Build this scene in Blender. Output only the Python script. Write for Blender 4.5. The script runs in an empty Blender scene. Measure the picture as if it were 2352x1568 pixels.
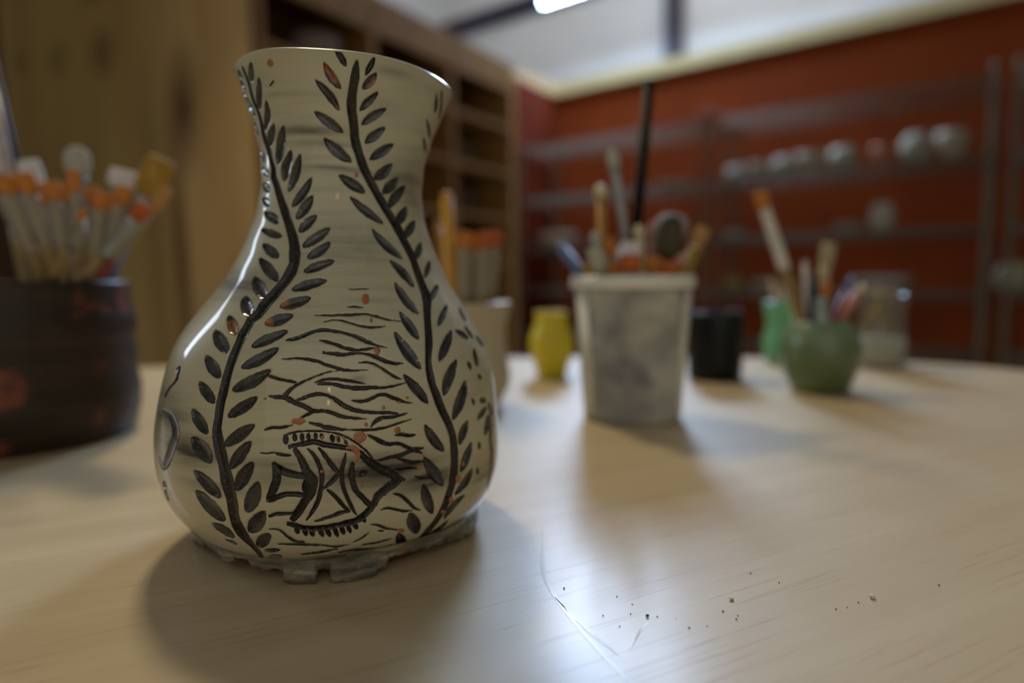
import bpy, bmesh, math, random
import numpy as np
from mathutils import Vector, Matrix

# ------------------------------------------------------------------ camera, world, lights, exposure
SC = bpy.context.scene
COL = SC.collection
F = 1500.0; CX, CY = 1176.0, 784.0          # focal length and centre in a 2352 x 1568 frame
PITCH = math.atan(154 / 1500.0); ROLL = 0.013
CAM = Vector((0, 0, 0.13))                   # 13 cm above the table top (z = 0)
f0 = Vector((0, math.cos(PITCH), -math.sin(PITCH))); r0 = Vector((1, 0, 0)); t0 = r0.cross(f0)
RV = r0 * math.cos(ROLL) - t0 * math.sin(ROLL); TV = t0 * math.cos(ROLL) + r0 * math.sin(ROLL)
cd = bpy.data.cameras.new('camera'); cam = bpy.data.objects.new('camera', cd); COL.objects.link(cam)
cd.sensor_width = 36.0; cd.lens = 36.0 * F / 2352.0; cd.clip_start = 0.01; cd.clip_end = 60
M = Matrix((RV, TV, -f0)).transposed().to_4x4(); M.translation = CAM; cam.matrix_world = M
cd.dof.use_dof = True; cd.dof.focus_distance = 0.262; cd.dof.aperture_fstop = cd.lens / 8.8; cd.dof.aperture_blades = 7
SC.camera = cam

def ray(px, py): return f0 + RV * ((px - CX) / F) - TV * ((py - CY) / F)
def at(px, py, Y):                            # the point seen at a pixel, Y metres in front of the camera
    d = ray(px, py); return CAM + d * (Y / d.y)
def on_table(px, py):
    d = ray(px, py); return CAM + d * (-CAM.z / d.z)

W = bpy.data.worlds.new('world'); SC.world = W; W.use_nodes = True
W.node_tree.nodes['Background'].inputs[0].default_value = (0.95, 0.90, 0.74, 1)
W.node_tree.nodes['Background'].inputs[1].default_value = 0.11

def area(name, loc, target, sx, sy, power, color, spread=180):
    l = bpy.data.lights.new(name, 'AREA'); l.shape = 'RECTANGLE'; l.size = sx; l.size_y = sy
    l.energy = power; l.color = color; l.spread = math.radians(spread)
    o = bpy.data.objects.new(name, l); COL.objects.link(o); o.location = loc
    o.rotation_euler = (Vector(target) - Vector(loc)).to_track_quat('-Z', 'Y').to_euler(); return o
area('warm_ceiling_light', (-0.55, 1.55, 1.75), (-0.1, 0.4, 0), 0.22, 0.22, 17.5, (1.0, 0.83, 0.55))
area('window_light_left', (-2.3, 1.25, 1.0), (-0.1, 0.5, 0.1), 0.22, 0.8, 6, (0.74, 0.86, 1.0))
area('upper_wall_light', (2.2, 5.4, 4.4), (3.0, 8.0, 3.2), 2.5, 0.6, 19, (1.0, 0.97, 0.93), 130)
area('upper_wall_light', (-0.6, 6.4, 4.4), (0.4, 9.5, 3.6), 2.5, 0.6, 15, (0.97, 0.97, 1.0), 130)
area('added_fill_behind', (0.1, -1.5, 0.9), (-0.1, 0.3, 0.1), 3.0, 2.4, 9, (1.0, 0.97, 0.87))  # unseen fill added behind the camera to brighten the vase front
area('warm_room_light_behind', (0.30, -2.4, 0.75), (-0.1, 0.3, 0.1), 0.05, 0.5, 1.2, (1.0, 0.55, 0.25))
SC.view_settings.view_transform = 'Standard'; SC.view_settings.look = 'None'
SC.view_settings.exposure = 0.0; SC.view_settings.gamma = 1.0; SC.view_settings.use_curve_mapping = False

# ------------------------------------------------------------------ helpers
random.seed(4)
def tag(o, label=None, cat=None, group=None, kind=None):
    if label: o['label'] = label
    if cat: o['category'] = cat
    if group: o['group'] = group
    if kind: o['kind'] = kind
    return o
def empty(name, loc, label, cat, group=None, rz=0):
    o = bpy.data.objects.new(name, None); COL.objects.link(o); o.location = loc; o.rotation_euler = (0, 0, rz)
    o.empty_display_size = 0.02
    return tag(o, label, cat, group)
def obj(name, me, mat, parent=None, smooth=True):
    if mat and not me.materials: me.materials.append(mat)
    if smooth: me.polygons.foreach_set('use_smooth', [True] * len(me.polygons))
    o = bpy.data.objects.new(name, me); COL.objects.link(o)
    if parent:
        o.parent = parent
        bpy.context.view_layer.update() if False else None
        o.matrix_parent_inverse = WM(parent).inverted()
    return o
def WM(o):                                     # world matrix without waiting for the depsgraph
    m = o.matrix_basis.copy()
    return (WM(o.parent) @ o.matrix_parent_inverse @ m) if o.parent else m
def mesh(name, v, f):
    me = bpy.data.meshes.new(name); me.from_pydata([tuple(x) for x in v], [], f); me.update(); return me
class MB:
    def __init__(s): s.v = []; s.f = []
    def quadbox(s, c8):
        b = len(s.v); s.v += [tuple(x) for x in c8]
        s.f += [[b + i for i in q] for q in ((0, 3, 2, 1), (4, 5, 6, 7), (0, 1, 5, 4), (1, 2, 6, 5), (2, 3, 7, 6), (3, 0, 4, 7))]; return s
    def box(s, o, ux, uy, uz):                 # a box from a corner and three edge vectors
        o, ux, uy, uz = map(Vector, (o, ux, uy, uz))
        return s.quadbox([o, o + ux, o + ux + uy, o + uy, o + uz, o + ux + uz, o + ux + uy + uz, o + uy + uz])
    def tube(s, a, b, r, n=8, r2=None):
        a, b = Vector(a), Vector(b); r2 = r if r2 is None else r2
        return s.loft(a, b, [(0, r, r), (1, r2, r2)], n)
    def loft(s, a, b, rings, n=10, flat=None):
        a, b = Vector(a), Vector(b); d = (b - a).normalized()
        up = Vector(flat) if flat else (Vector((0, 1, 0)) if abs(d.y) < .9 else Vector((1, 0, 0)))
        x = up.cross(d).normalized(); y = d.cross(x)
        b0 = len(s.v); m = len(rings)
        for t, rx, ry in rings:
            c = a + (b - a) * t
            for k in range(n):
                q = 2 * math.pi * k / n; s.v.append(tuple(c + x * rx * math.cos(q) + y * ry * math.sin(q)))
        for i in range(m - 1):
            for k in range(n):
                s.f.append([b0 + i * n + k, b0 + i * n + (k + 1) % n, b0 + (i + 1) * n + (k + 1) % n, b0 + (i + 1) * n + k])
        s.f.append([b0 + k for k in reversed(range(n))]); s.f.append([b0 + (m - 1) * n + k for k in range(n)]); return s
    def lathe(s, prof, c=(0, 0, 0), n=48, wob=0, cap0=True, cap1=True):
        b0 = len(s.v); c = Vector(c)
        for j, (r, z) in enumerate(prof):
            for k in range(n):
                q = 2 * math.pi * k / n; rr = r * (1 + wob * math.sin(2 * q + j * .7) + wob * .6 * math.sin(3 * q - j * .4))
                s.v.append((c.x + rr * math.cos(q), c.y + rr * math.sin(q), c.z + z))
        m = len(prof)
        for i in range(m - 1):
            for k in range(n):
                s.f.append([b0 + i * n + k, b0 + i * n + (k + 1) % n, b0 + (i + 1) * n + (k + 1) % n, b0 + (i + 1) * n + k])
        if cap0: s.f.append([b0 + k for k in reversed(range(n))])
        if cap1: s.f.append([b0 + (m - 1) * n + k for k in range(n)])
        return s
    def build(s, name, mat, parent=None, smooth=True): return obj(name, mesh(name, s.v, s.f), mat, parent, smooth)
def bevel(o, w=.003, seg=2):
    m = o.modifiers.new('bevel', 'BEVEL'); m.width = w; m.segments = seg; m.limit_method = 'ANGLE'; return o

# ------------------------------------------------------------------ materials
def new_mat(name):
    m = bpy.data.materials.new(name); m.use_nodes = True; nt = m.node_tree
    return m, nt, nt.nodes['Principled BSDF']
def nd(nt, t, **kw):
    n = nt.nodes.new(t)
    for k, v in kw.items():
        if k in n.inputs.keys(): n.inputs[k].default_value = v
        else: setattr(n, k, v)
    return n
def coords(nt, scale=(1, 1, 1), rot=(0, 0, 0)):
    tc = nd(nt, 'ShaderNodeTexCoord'); mp = nd(nt, 'ShaderNodeMapping'); mp.inputs['Scale'].default_value = scale; mp.inputs['Rotation'].default_value = rot
    nt.links.new(tc.outputs['Object'], mp.inputs[0]); return mp.outputs[0]
def noise(nt, co, scale, detail=4, rough=.55):
    n = nd(nt, 'ShaderNodeTexNoise'); n.inputs['Scale'].default_value = scale; n.inputs['Detail'].default_value = detail; n.inputs['Roughness'].default_value = rough
    nt.links.new(co, n.inputs['Vector']); return n.outputs['Fac']
def ramp(nt, fac, stops):
    r = nd(nt, 'ShaderNodeValToRGB'); e = r.color_ramp.elements
    while len(e) < len(stops): e.new(.5)
    for el, (p, c) in zip(e, stops): el.position = p; el.color = (*c, 1) if len(c) == 3 else c
    nt.links.new(fac, r.inputs[0]); return r.outputs[0]
def mixc(nt, fac, a, b, mode='MIX'):
    m = nd(nt, 'ShaderNodeMix', data_type='RGBA', blend_type=mode)
    for s, v in ((0, fac), (6, a), (7, b)):
        if hasattr(v, 'is_output'): nt.links.new(v, m.inputs[s])
        else: m.inputs[s].default_value = v if s == 0 else (*v, 1)
    return m.outputs[2]
def mth(nt, op, a, b=None):
    m = nd(nt, 'ShaderNodeMath', operation=op)
    for s, v in ((0, a), (1, b)):
        if v is None: continue
        if hasattr(v, 'is_output'): nt.links.new(v, m.inputs[s])
        else: m.inputs[s].default_value = v
    return m.outputs[0]
def bump(nt, p, h, strength=.2, dist=.001):
    b = nd(nt, 'ShaderNodeBump'); b.inputs['Strength'].default_value = strength; b.inputs['Distance'].default_value = dist
    nt.links.new(h, b.inputs['Height']); nt.links.new(b.outputs[0], p.inputs['Normal'])
MATS = {}
def plain(name, c, rough=.5, metal=0, var=.18, scale=60, spec=.5, bmp=.1, stretch=(1, 1, 1), trans=0, coat=0):
    if name in MATS: return MATS[name]
    m, nt, p = new_mat(name); co = coords(nt, stretch)
    n = noise(nt, co, scale)
    col = ramp(nt, n, [(.3, tuple(x * (1 - var) for x in c)), (.7, tuple(min(1, x * (1 + var)) for x in c))])
    nt.links.new(col, p.inputs['Base Color']); p.inputs['Roughness'].default_value = rough; p.inputs['Metallic'].default_value = metal
    p.inputs['Specular IOR Level'].default_value = spec; p.inputs['Transmission Weight'].default_value = trans; p.inputs['Coat Weight'].default_value = coat
    if bmp: bump(nt, p, n, bmp, .0006)
    MATS[name] = m; return m
def wood(name, base, dark, axis=(1, 1, .06), scale=9, rough=.5, spec=.35, line=.5):
    if name in MATS: return MATS[name]
    m, nt, p = new_mat(name); co = coords(nt, axis)
    n = noise(nt, co, scale, 6, .6); n2 = noise(nt, co, scale * 5, 3, .5)
    c = ramp(nt, n, [(.3, dark), (.62, base)]); c = mixc(nt, mth(nt, 'MULTIPLY', n2, line), c, dark)
    nt.links.new(c, p.inputs['Base Color']); p.inputs['Roughness'].default_value = rough; p.inputs['Specular IOR Level'].default_value = spec
    bump(nt, p, n2, .1, .001); MATS[name] = m; return m

# ------------------------------------------------------------------ the room
UW = Vector((.786, -.618, 0)); NW = Vector((-.618, -.786, 0))      # along the right wall, out of it into the room
CORNER = Vector((.373, 5.37, 0)); FLOOR = -.75; TOPRED = 1.53
def slab(name, o, ux, uy, uz, mat, kind='structure', parent=None):
    b = MB().box(o, ux, uy, uz).build(name, mat, parent, False)
    if kind and not parent: b['kind'] = kind
    return b
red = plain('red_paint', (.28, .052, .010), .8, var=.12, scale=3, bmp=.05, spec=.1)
white = plain('white_wall_paint', (.68, .67, .64), .8, var=.03, scale=2, bmp=.05)
cream = plain('cream_trim_paint', (.84, .66, .30), .6, var=.05, scale=5, bmp=.03)
steel = plain('dark_violet_steel_paint', (.022, .014, .03), .4, var=.2, scale=8)
concrete = plain('grey_concrete', (.16, .15, .14), .6, var=.2, scale=6)
LW = -NW                                                            # the left wall runs from the corner back towards the camera along NW
slab('floor', (-6, -4, FLOOR - .1), (13, 0, 0), (0, 12, 0), (0, 0, .1), concrete)
Z = Vector((0, 0, 1)); CD_ = Vector((.513, .858, 0))
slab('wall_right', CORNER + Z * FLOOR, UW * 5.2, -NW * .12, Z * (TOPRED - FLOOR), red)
slab('wall_left', CORNER + Z * FLOOR - UW * .12, UW * .12, -CD_ * 2.75, Z * (TOPRED - FLOOR), plain('shaded_red_paint', (.10, .015, .004), .85, var=.12, scale=3, bmp=.05, spec=.05))  # red wall paint with the corner's shade put into its colour
slab('trim_1', CORNER + Z * TOPRED + NW * .03 , UW * 5.2, -NW * .33, Z * .085, cream)
slab('trim_2', CORNER + Z * TOPRED + UW * .03 - NW * .3, -UW * .33, NW * 2.7, Z * .085, plain('brown_trim_wood', (.40, .26, .12), .5))
BACK = CORNER - NW * 3.0 - UW * 4.0
slab('wall_back', BACK + Z * FLOOR - UW * .1, UW * 10, -NW * .1, Z * 6.1, white)
slab('wall_side', BACK + Z * FLOOR, -UW * .1, NW * 4.6, Z * 6.1, white)
slab('ceiling', BACK + Z * 5.3 - UW * .3 - NW * .3, UW * 10.5, NW * 6.4, Z * .1, white)
# dark steel beam and column in front of the white wall
slab('trim_3', BACK + Z * 3.62 + NW * .02, UW * 9.8, NW * .12, Z * .2, steel)
cpos = BACK + NW * .02
q = ray(1556, 60); # column stands where this direction meets the beam line
t_ = ((cpos.x) * q.y - (cpos.y) * q.x) / (UW.y * q.x - UW.x * q.y)
slab('trim_4', cpos + UW * (t_ - .09) + Z * FLOOR, UW * .18, NW * .18, Z * 6.0, steel)

# plywood partition of three boards on the left, with knots
PD = Vector((-.858, .513, 0)); P0 = Vector((-.937, 2.484, 0))
def knotty(name, base, dark, knots):
    m, nt, p = new_mat(name); tc = nd(nt, 'ShaderNodeTexCoord')
    co = coords(nt, (1, 1, .10)); n = noise(nt, co, 5, 4, .5); n2 = noise(nt, co, 26, 3, .5)
    c = ramp(nt, n, [(.33, dark), (.62, base)]); c = mixc(nt, mth(nt, 'MULTIPLY', n2, .35), c, dark)
    for kx, kz, rx, rz, s, kc in knots:
        sub = nd(nt, 'ShaderNodeVectorMath', operation='SUBTRACT'); nt.links.new(tc.outputs['Object'], sub.inputs[0]); sub.inputs[1].default_value = (kx, 0, kz)
        mul = nd(nt, 'ShaderNodeVectorMath', operation='MULTIPLY'); nt.links.new(sub.outputs[0], mul.inputs[0]); mul.inputs[1].default_value = (1 / rx, 0, 1 / rz)
        ln = nd(nt, 'ShaderNodeVectorMath', operation='LENGTH'); nt.links.new(mul.outputs[0], ln.inputs[0])
        g = ramp(nt, ln.outputs['Value'], [(0, (s, s, s)), (.9, (0, 0, 0))])
        c = mixc(nt, g, c, kc)
    nt.links.new(c, p.inputs['Base Color']); p.inputs['Roughness'].default_value = .65; p.inputs['Specular IOR Level'].default_value = .15
    return m
pp = empty('plywood_partition', P0 + Z * FLOOR, 'tall knotty wooden board partition standing at the left behind the brown pot', 'partition')
bt, bd = (.66, .42, .17), (.50, .285, .10); kd = (.085, .03, .012)
def board(s0, s1, mat, off=0):
    o = MB().box((0, 0, 0), (s1 - s0, 0, 0), (0, .02, 0), (0, 0, 3.3)).build('board', mat, None, False)
    o.rotation_euler = (0, 0, math.atan2(PD.y, PD.x) ); o.location = P0 + PD * s0 + Z * (FLOOR + .001) + Vector((-.513, -.858, 0)) * off
    o.parent = pp; o.matrix_parent_inverse = WM(pp).inverted(); bevel(o, .004); return o
board(.0, .535, knotty('partition_board_right', bt, bd, [(.40, 1.55, .15, .34, 1, kd), (.485, 1.0, .085, .85, .95, (.12, .045, .018)), (.45, .8, .05, .7, .5, kd)]))
board(.54, 1.88, knotty('partition_board_wide', (.60, .415, .15), (.48, .295, .10), [(.41, 1.865, .13, .15, .75, kd), (.79, 1.90, .15, .12, .55, (.17, .10, .03)), (.43, 2.14, .18, .10, .75, kd), (.10, 1.2, .14, 1.0, .55, (.2, .11, .04)), (1.15, 1.95, .10, .12, .5, kd)]))
board(1.885, 2.7, knotty('partition_board_dark', (.16, .075, .035), (.10, .04, .02), [(.16, 1.80, .2, .35, .95, (.05, .015, .01)), (.25, 1.4, .1, .5, .5, kd)]))

# cubby shelf unit along the left
CD = Vector((.513, .858, 0)); CL = 1.87; CBK = Vector((-.858, .513, 0)); CTOP = 1.345
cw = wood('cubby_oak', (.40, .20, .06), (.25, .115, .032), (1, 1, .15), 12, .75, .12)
cb = empty('cubby_shelf', P0 + Z * FLOOR, 'open brown wooden cubby shelf unit running back behind the vase', 'shelf')
def cpart(name, s0, s1, z0, z1, d0=.0, d1=.30, mat=cw):
    o = MB().box(P0 + CD * s0 + CBK * d0 + Z * z0 + CD * .03, CD * (s1 - s0), CBK * (d1 - d0), Z * (z1 - z0)).build(name, mat, cb, False); bevel(o, .003); return o
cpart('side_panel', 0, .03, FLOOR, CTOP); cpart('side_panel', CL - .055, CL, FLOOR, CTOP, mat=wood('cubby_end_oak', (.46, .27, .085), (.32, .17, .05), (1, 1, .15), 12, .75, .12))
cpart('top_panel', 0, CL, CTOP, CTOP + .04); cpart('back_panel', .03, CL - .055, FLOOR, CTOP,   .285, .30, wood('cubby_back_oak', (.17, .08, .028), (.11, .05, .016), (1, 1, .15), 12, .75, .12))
cpart('top_rail', .03, CL - .055, CTOP - .13, CTOP, 0, .02)
for sd in (.60, 1.20): cpart('divider', sd, sd + .04, FLOOR, CTOP - .0)
for k in range(6):
    for a, b in ((.03, .60), (.64, 1.20), (1.24, CL - .055)): cpart('shelf_board', a, b, .99 - k * .27, 1.015 - k * .27)
for k, (s, z, r, h, lab) in enumerate([(.45, 1.015, .11, .14, 'pinkish grey bowl inside the top left cell of the cubby shelf'), (1.5, .745, .09, .13, 'dull brown jar inside a right-hand cell of the cubby shelf'), (1.48, .475, .1, .12, 'dull brown bowl low in a right-hand cell of the cubby shelf')]):
    c = P0 + CD * s + CBK * .15 + Z * (z + .0005)
    o = MB().lathe([(r * .55, 0), (r * .9, h * .4), (r, h * .8), (r * .95, h), (r * .88, h), (r * .9, h * .75), (r * .8, h * .4), (r * .4, h * .1)], (0, 0, 0), 32).build('stored_pot', plain('dull_pinkish_clay' if k == 0 else 'dull_brown_clay', (.30, .22, .19) if k == 0 else (.10, .06, .04), .6), None)
    o.location = c; tag(o, lab, 'pot')

# wire racks in front of the red wall
rackm = plain('grey_rack_metal', (.20, .172, .122), .65, .0, var=.2, scale=20, spec=.15)
RF = CORNER + NW * .565
SHZ = [1.034, .672, .333, .011, -.31]; RT = 1.09
def rack(t0_, L, label):
    root = empty('wire_rack', RF + UW * (t0_ + L / 2) + Z * FLOOR - NW * .22, label, 'rack', 'grey wire racks along the red wall')
    for s in (.012, L - .012):
        for d in (.0, -.44):
            c = RF + UW * (t0_ + s) + NW * d
            p = MB().lathe([(.009, 0), (.013, .01), (.0127, .03), (.0127, RT - .03 - FLOOR), (.015, RT - .025 - FLOOR), (.015, RT - .01 - FLOOR), (.006, RT - FLOOR)], c + Z * FLOOR, 10).build('post', rackm, root)
    for z in SHZ:
        b = MB()
        o = RF + UW * (t0_ + .012) + Z * z; l = L - .024
        for d in (0, -.44):
            for dz in (0, -.03): b.tube(o + NW * d + Z * dz, o + NW * d + UW * l + Z * dz, .004, 6)
            for k in range(12): b.tube(o + NW * d + UW * (l * k / 12), o + NW * d + UW * (l * (k + 1) / 12) + Z * (-.03 if k % 2 == 0 else -.03), .002, 4)
        for s in (0, l):
            for dz in (0, -.03): b.tube(o + UW * s + Z * dz, o + UW * s - NW * .44 + Z * dz, .004, 6)
        for k in range(1, 44): b.tube(o + UW * (l * k / 44) + Z * .003, o + UW * (l * k / 44) - NW * .44 + Z * .003, .0022, 4)
        for k in range(1, 4): b.tube(o - NW * (.11 * k), o + UW * l - NW * (.11 * k), .0035, 5)
        b.build('wire_shelf', rackm, root)
    return root
rack(.057, 1.40, 'grey wire rack in the room corner, leftmost and beside the cubby shelf')
rack(1.503, 1.37, 'grey wire rack in the middle of the red wall, holding the row of bowls')
rack(2.94, 1.3, 'grey wire rack cut off by the right edge, rightmost of the three')
def on_shelf(px, k, d=.18):                    # a point on shelf k, d behind the rack's front edge, seen in pixel column px
    o = RF - NW * d + Z * (SHZ[k] + .0055); q = ray(px, 500)
    t = (o.x * q.y - o.y * q.x) / (UW.y * q.x - UW.x * q.y); return o + UW * t
BOWL = [(.5, 0), (.52, .06), (.8, .35), (.97, .75), (1, 1), (.93, 1), (.9, .75), (.72, .38), (.3, .12)]
DOME = [(.75, 0), (.95, .25), (1, .55), (.85, .85), (.6, 1), (.5, 1), (.6, .8), (.8, .5), (.6, .12)]
def pot(px, k, r, h, prof, mat, label, name='bowl', cat='bowl', group=None, d=.18):
    o = MB().lathe([(a * r * 1.13, b * h * .98) for a, b in prof], (0, 0, 0), 28).build(name, mat, None); o.location = on_shelf(px, k, d); return tag(o, label, cat, group)
bis = plain('pale_grey_bisque', (.34, .31, .215), .6, var=.1, scale=12)
bis2 = plain('pale_cream_bisque', (.42, .35, .245), .6, var=.1, scale=12)
terra = plain('orange_terracotta', (.42, .15, .05), .6, var=.1, scale=12)
for i, (px, r, h, mt, lab) in enumerate([(1688, .058, .085, bis, 'small pale grey bowl at the left end of the upper rack shelf'), (1742, .058, .09, bis2, 'pale bowl second from left on the upper rack shelf'), (1796, .06, .11, bis, 'pale bowl third from left on the upper rack shelf'),
        (1856, .065, .115, bis2, 'pale bowl fourth from left on the upper rack shelf'), (1930, .070, .125, bis, 'wide pale grey bowl just left of the orange pot'), (2020, .05, .11, terra, 'orange terracotta pot among the pale bowls on the upper rack shelf'),
        (2096, .068, .15, bis, 'tall pale bowl just right of the orange pot'), (2178, .066, .14, bis2, 'pale bowl at the right end of the upper rack shelf')]):
    pot(px, 1, r, h, BOWL if i % 2 else DOME, mt, lab, 'bowl', 'bowl', None, .15)
pot(2026, 2, .056, .15, DOME, plain('white_bisque', (.50, .45, .36), .6), 'round white pot alone on the middle rack shelf', 'pot', 'pot')
pot(1948, 2, .075, .05, BOWL, bis, 'low grey dish left of the round white pot', 'dish', 'dish')
pot(1690, 2, .06, .04, BOWL, bis2, 'shallow grey dish at the left end of the middle rack shelf', 'dish', 'dish')
pot(1282, 2, .125, .085, BOWL, plain('warm_cream_bisque', (.58, .47, .33), .6), 'wide cream bowl on the corner rack above the yellow vase', 'bowl', 'bowl', None, .2)
pot(1688, 3, .058, .07, BOWL, plain('mustard_glaze', (.33, .26, .05), .4), 'mustard yellow bowl on the lower rack shelf', 'bowl', 'bowl')
pot(1752, 3, .062, .06, BOWL, bis2, 'cream bowl beside the mustard yellow one', 'bowl', 'bowl')
pot(2035, 3, .125, .075, BOWL, plain('white_bisque', (.50, .45, .36), .6), 'wide white bowl on the lower rack shelf behind the glass jar', 'bowl', 'bowl')
pot(2336, 3, .07, .14, DOME, plain('greenish_cream_glaze', (.42, .40, .26), .5), 'greenish cream jar on the rightmost rack', 'jar', 'jar')
pot(1545, 1, .10, .035, BOWL, plain('peach_bisque', (.48, .30, .2), .6), 'flat peach dish on the upper shelf of the corner rack', 'dish', 'dish')

# ceiling lamps: long daylight fixtures hanging over the far end of the table
lampm, nt, p = new_mat('lamp_tube_glow'); p.inputs['Base Color'].default_value = (.9, .95, 1, 1); p.inputs['Emission Color'].default_value = (.52, .70, 1.0, 1); p.inputs['Emission Strength'].default_value = 50
def lamp(c, L, D, label):                       # a flat panel: width L along the right wall, depth D towards the camera
    root = empty('hanging_lamp', c, label, 'lamp'); c = Vector(c); e = Vector((0, -1, 0))
    o = MB().quadbox([c, c + UW * L, c + UW * L + e * D, c + e * D] + [x + Z * .03 for x in (c, c + UW * L, c + UW * L + e * D, c + e * D)]).build('lamp_diffuser', lampm, root, False); bevel(o, .03, 4)
    k = c + Z * .0305 + UW * .04 + e * .04; MB().box(k, UW * (L - .08), e * (D - .08), Z * .05).build('lamp_housing', plain('white_lamp_metal', (.7, .7, .7), .4), root, False)
    for s, t in ((.1, .1), (L - .1, .1), (.1, D - .1), (L - .1, D - .1)): MB().tube(c + UW * s + e * t + Z * .08, c + UW * s + e * t + Z * (5.3 - c.z), .006, 6).build('lamp_hanger', steel, root)
    return root
a_ = at(1245, 14, 7.2); lamp(a_, 1.10, 2.6, 'bright bluish daylight panel lamp hanging at the top edge above the dark beam')

# ------------------------------------------------------------------ table
m, nt, p = new_mat('maple_laminate'); MAPLE = m
co = coords(nt, (1, 1, 1), (0, 0, -math.radians(27)))
mp2 = nd(nt, 'ShaderNodeMapping'); mp2.inputs['Scale'].default_value = (.9, 14, 1); nt.links.new(co, mp2.inputs[0])
n1 = noise(nt, mp2.outputs[0], 3.0, 5, .55); mp3 = nd(nt, 'ShaderNodeMapping'); mp3.inputs['Scale'].default_value = (2.2, 80, 1); nt.links.new(co, mp3.inputs[0])
n2 = noise(nt, mp3.outputs[0], 5.0, 4, .6); n3 = noise(nt, co, 4.0, 3, .5)
c = ramp(nt, n1, [(.30, (.475, .36, .205)), (.7, (.555, .445, .275))])
lines = ramp(nt, n2, [(.58, (0, 0, 0)), (.65, (.48, .48, .48)), (.69, (.05, .05, .05))])
c = mixc(nt, lines, c, (.34, .19, .08)); c = mixc(nt, mth(nt, 'MULTIPLY', n3, .15), c, (.62, .5, .34))
nt.links.new(c, p.inputs['Base Color']); nt.links.new(mth(nt, 'ADD', mth(nt, 'MULTIPLY', noise(nt, co, 22, 4), .14), .42), p.inputs['Roughness'])
p.inputs['Specular IOR Level'].default_value = .5; p.inputs['Coat Weight'].default_value = .34; p.inputs['Coat Roughness'].default_value = .22
bump(nt, p, noise(nt, co, 900, 2, .5), .10, .0004)
OUT = [(-.98, .62), (-.86, .80), (-.537, .966), (-.27, 1.01), (.002, 1.0235), (.2, 1.015), (.360, .987), (.545, .928), (.66, .82), (.72, .62), (.73, .2), (.70, -.35), (.5, -.75), (0, -.85), (-.6, -.8), (-.95, -.4), (-1.03, .1)]
def closed_spline(P, n):
    R = []
    for i in range(len(P)):
        a, b, c_, d = (Vector(P[(i + k) % len(P)]) for k in (-1, 0, 1, 2))
        for j in range(n):
            t = j / n; R.append(.5 * ((2 * b) + (c_ - a) * t + (2 * a - 5 * b + 4 * c_ - d) * t * t + (-a + 3 * b - 3 * c_ + d) * t ** 3))
    return R
O = closed_spline(OUT, 8); no = len(O)
tr = empty('work_table', (-.1, .1, FLOOR), 'long pale maple laminate work table carrying the vase and brush pots', 'table')
cen = Vector((-.12, .1)); v = []; f = []
levels = [(1, -.004), (1 - .002, -.0008), (1 - .005, 0)]
for s, z in levels: v += [(cen.x + (q.x - cen.x) * s, cen.y + (q.y - cen.y) * s, z) for q in O]
for i in range(2): f += [[i * no + k, i * no + (k + 1) % no, (i + 1) * no + (k + 1) % no, (i + 1) * no + k] for k in range(no)]
f.append([2 * no + k for k in range(no)])
top = obj('tabletop', mesh('tabletop', v, f), MAPLE, tr, False)
v = [(q.x, q.y, z) for z in (-.004, -.032) for q in O]; f = [[k + no, (k + 1) % no + no, (k + 1) % no, k] for k in range(no)] + [[no + k for k in reversed(range(no))], list(range(no))]
obj('edge_band', mesh('edge_band', v, f), plain('brown_edge_band', (.30, .19, .09), .5), tr, False)
for lx, ly in ((-.75, .55), (.5, .55), (-.7, -.5), (.45, -.5)):
    MB().lathe([(.02, 0), (.03, .005), (.03, .715), (.055, .716), (.055, .7175)], (lx, ly, FLOOR), 20).build('leg', plain('black_leg_metal', (.02, .02, .02), .4, .6), tr)
def scuff(pts, w, mat):
    v = []; f = []
    for i, (x, y, k) in enumerate(pts):
        a = on_table(x, y); b = on_table(*pts[min(i + 1, len(pts) - 1)][:2]) if i < len(pts) - 1 else a + (a - on_table(*pts[i - 1][:2]))
        d = (b - a).normalized(); n = Vector((-d.y, d.x, 0)) * w * k / 2
        v += [a + n + Z * .00012, a - n + Z * .00012]
    f = [[2 * i, 2 * i + 1, 2 * i + 3, 2 * i + 2] for i in range(len(pts) - 1)]
    return obj('scuff_mark', mesh('scuff_mark', v, f), mat, tr, False)
sm = plain('pale_orange_scuff', (.56, .44, .27), .45, var=.1, scale=300, coat=.2)
scuff([(1248, 1215, .3), (1243, 1270, 1), (1248, 1320, 1.3), (1268, 1360, 1.2), (1300, 1405, 1), (1345, 1460, 1), (1400, 1520, 1), (1440, 1560, .5)], .0014, sm)
scuff([(1275, 1372, .4), (1320, 1420, 1), (1375, 1470, 1), (1420, 1505, .3)], .0009, sm)
scuff([(1448, 1490, .2), (1462, 1460, 1), (1478, 1440, .8), (1492, 1425, .2)], .0012, sm)

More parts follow.
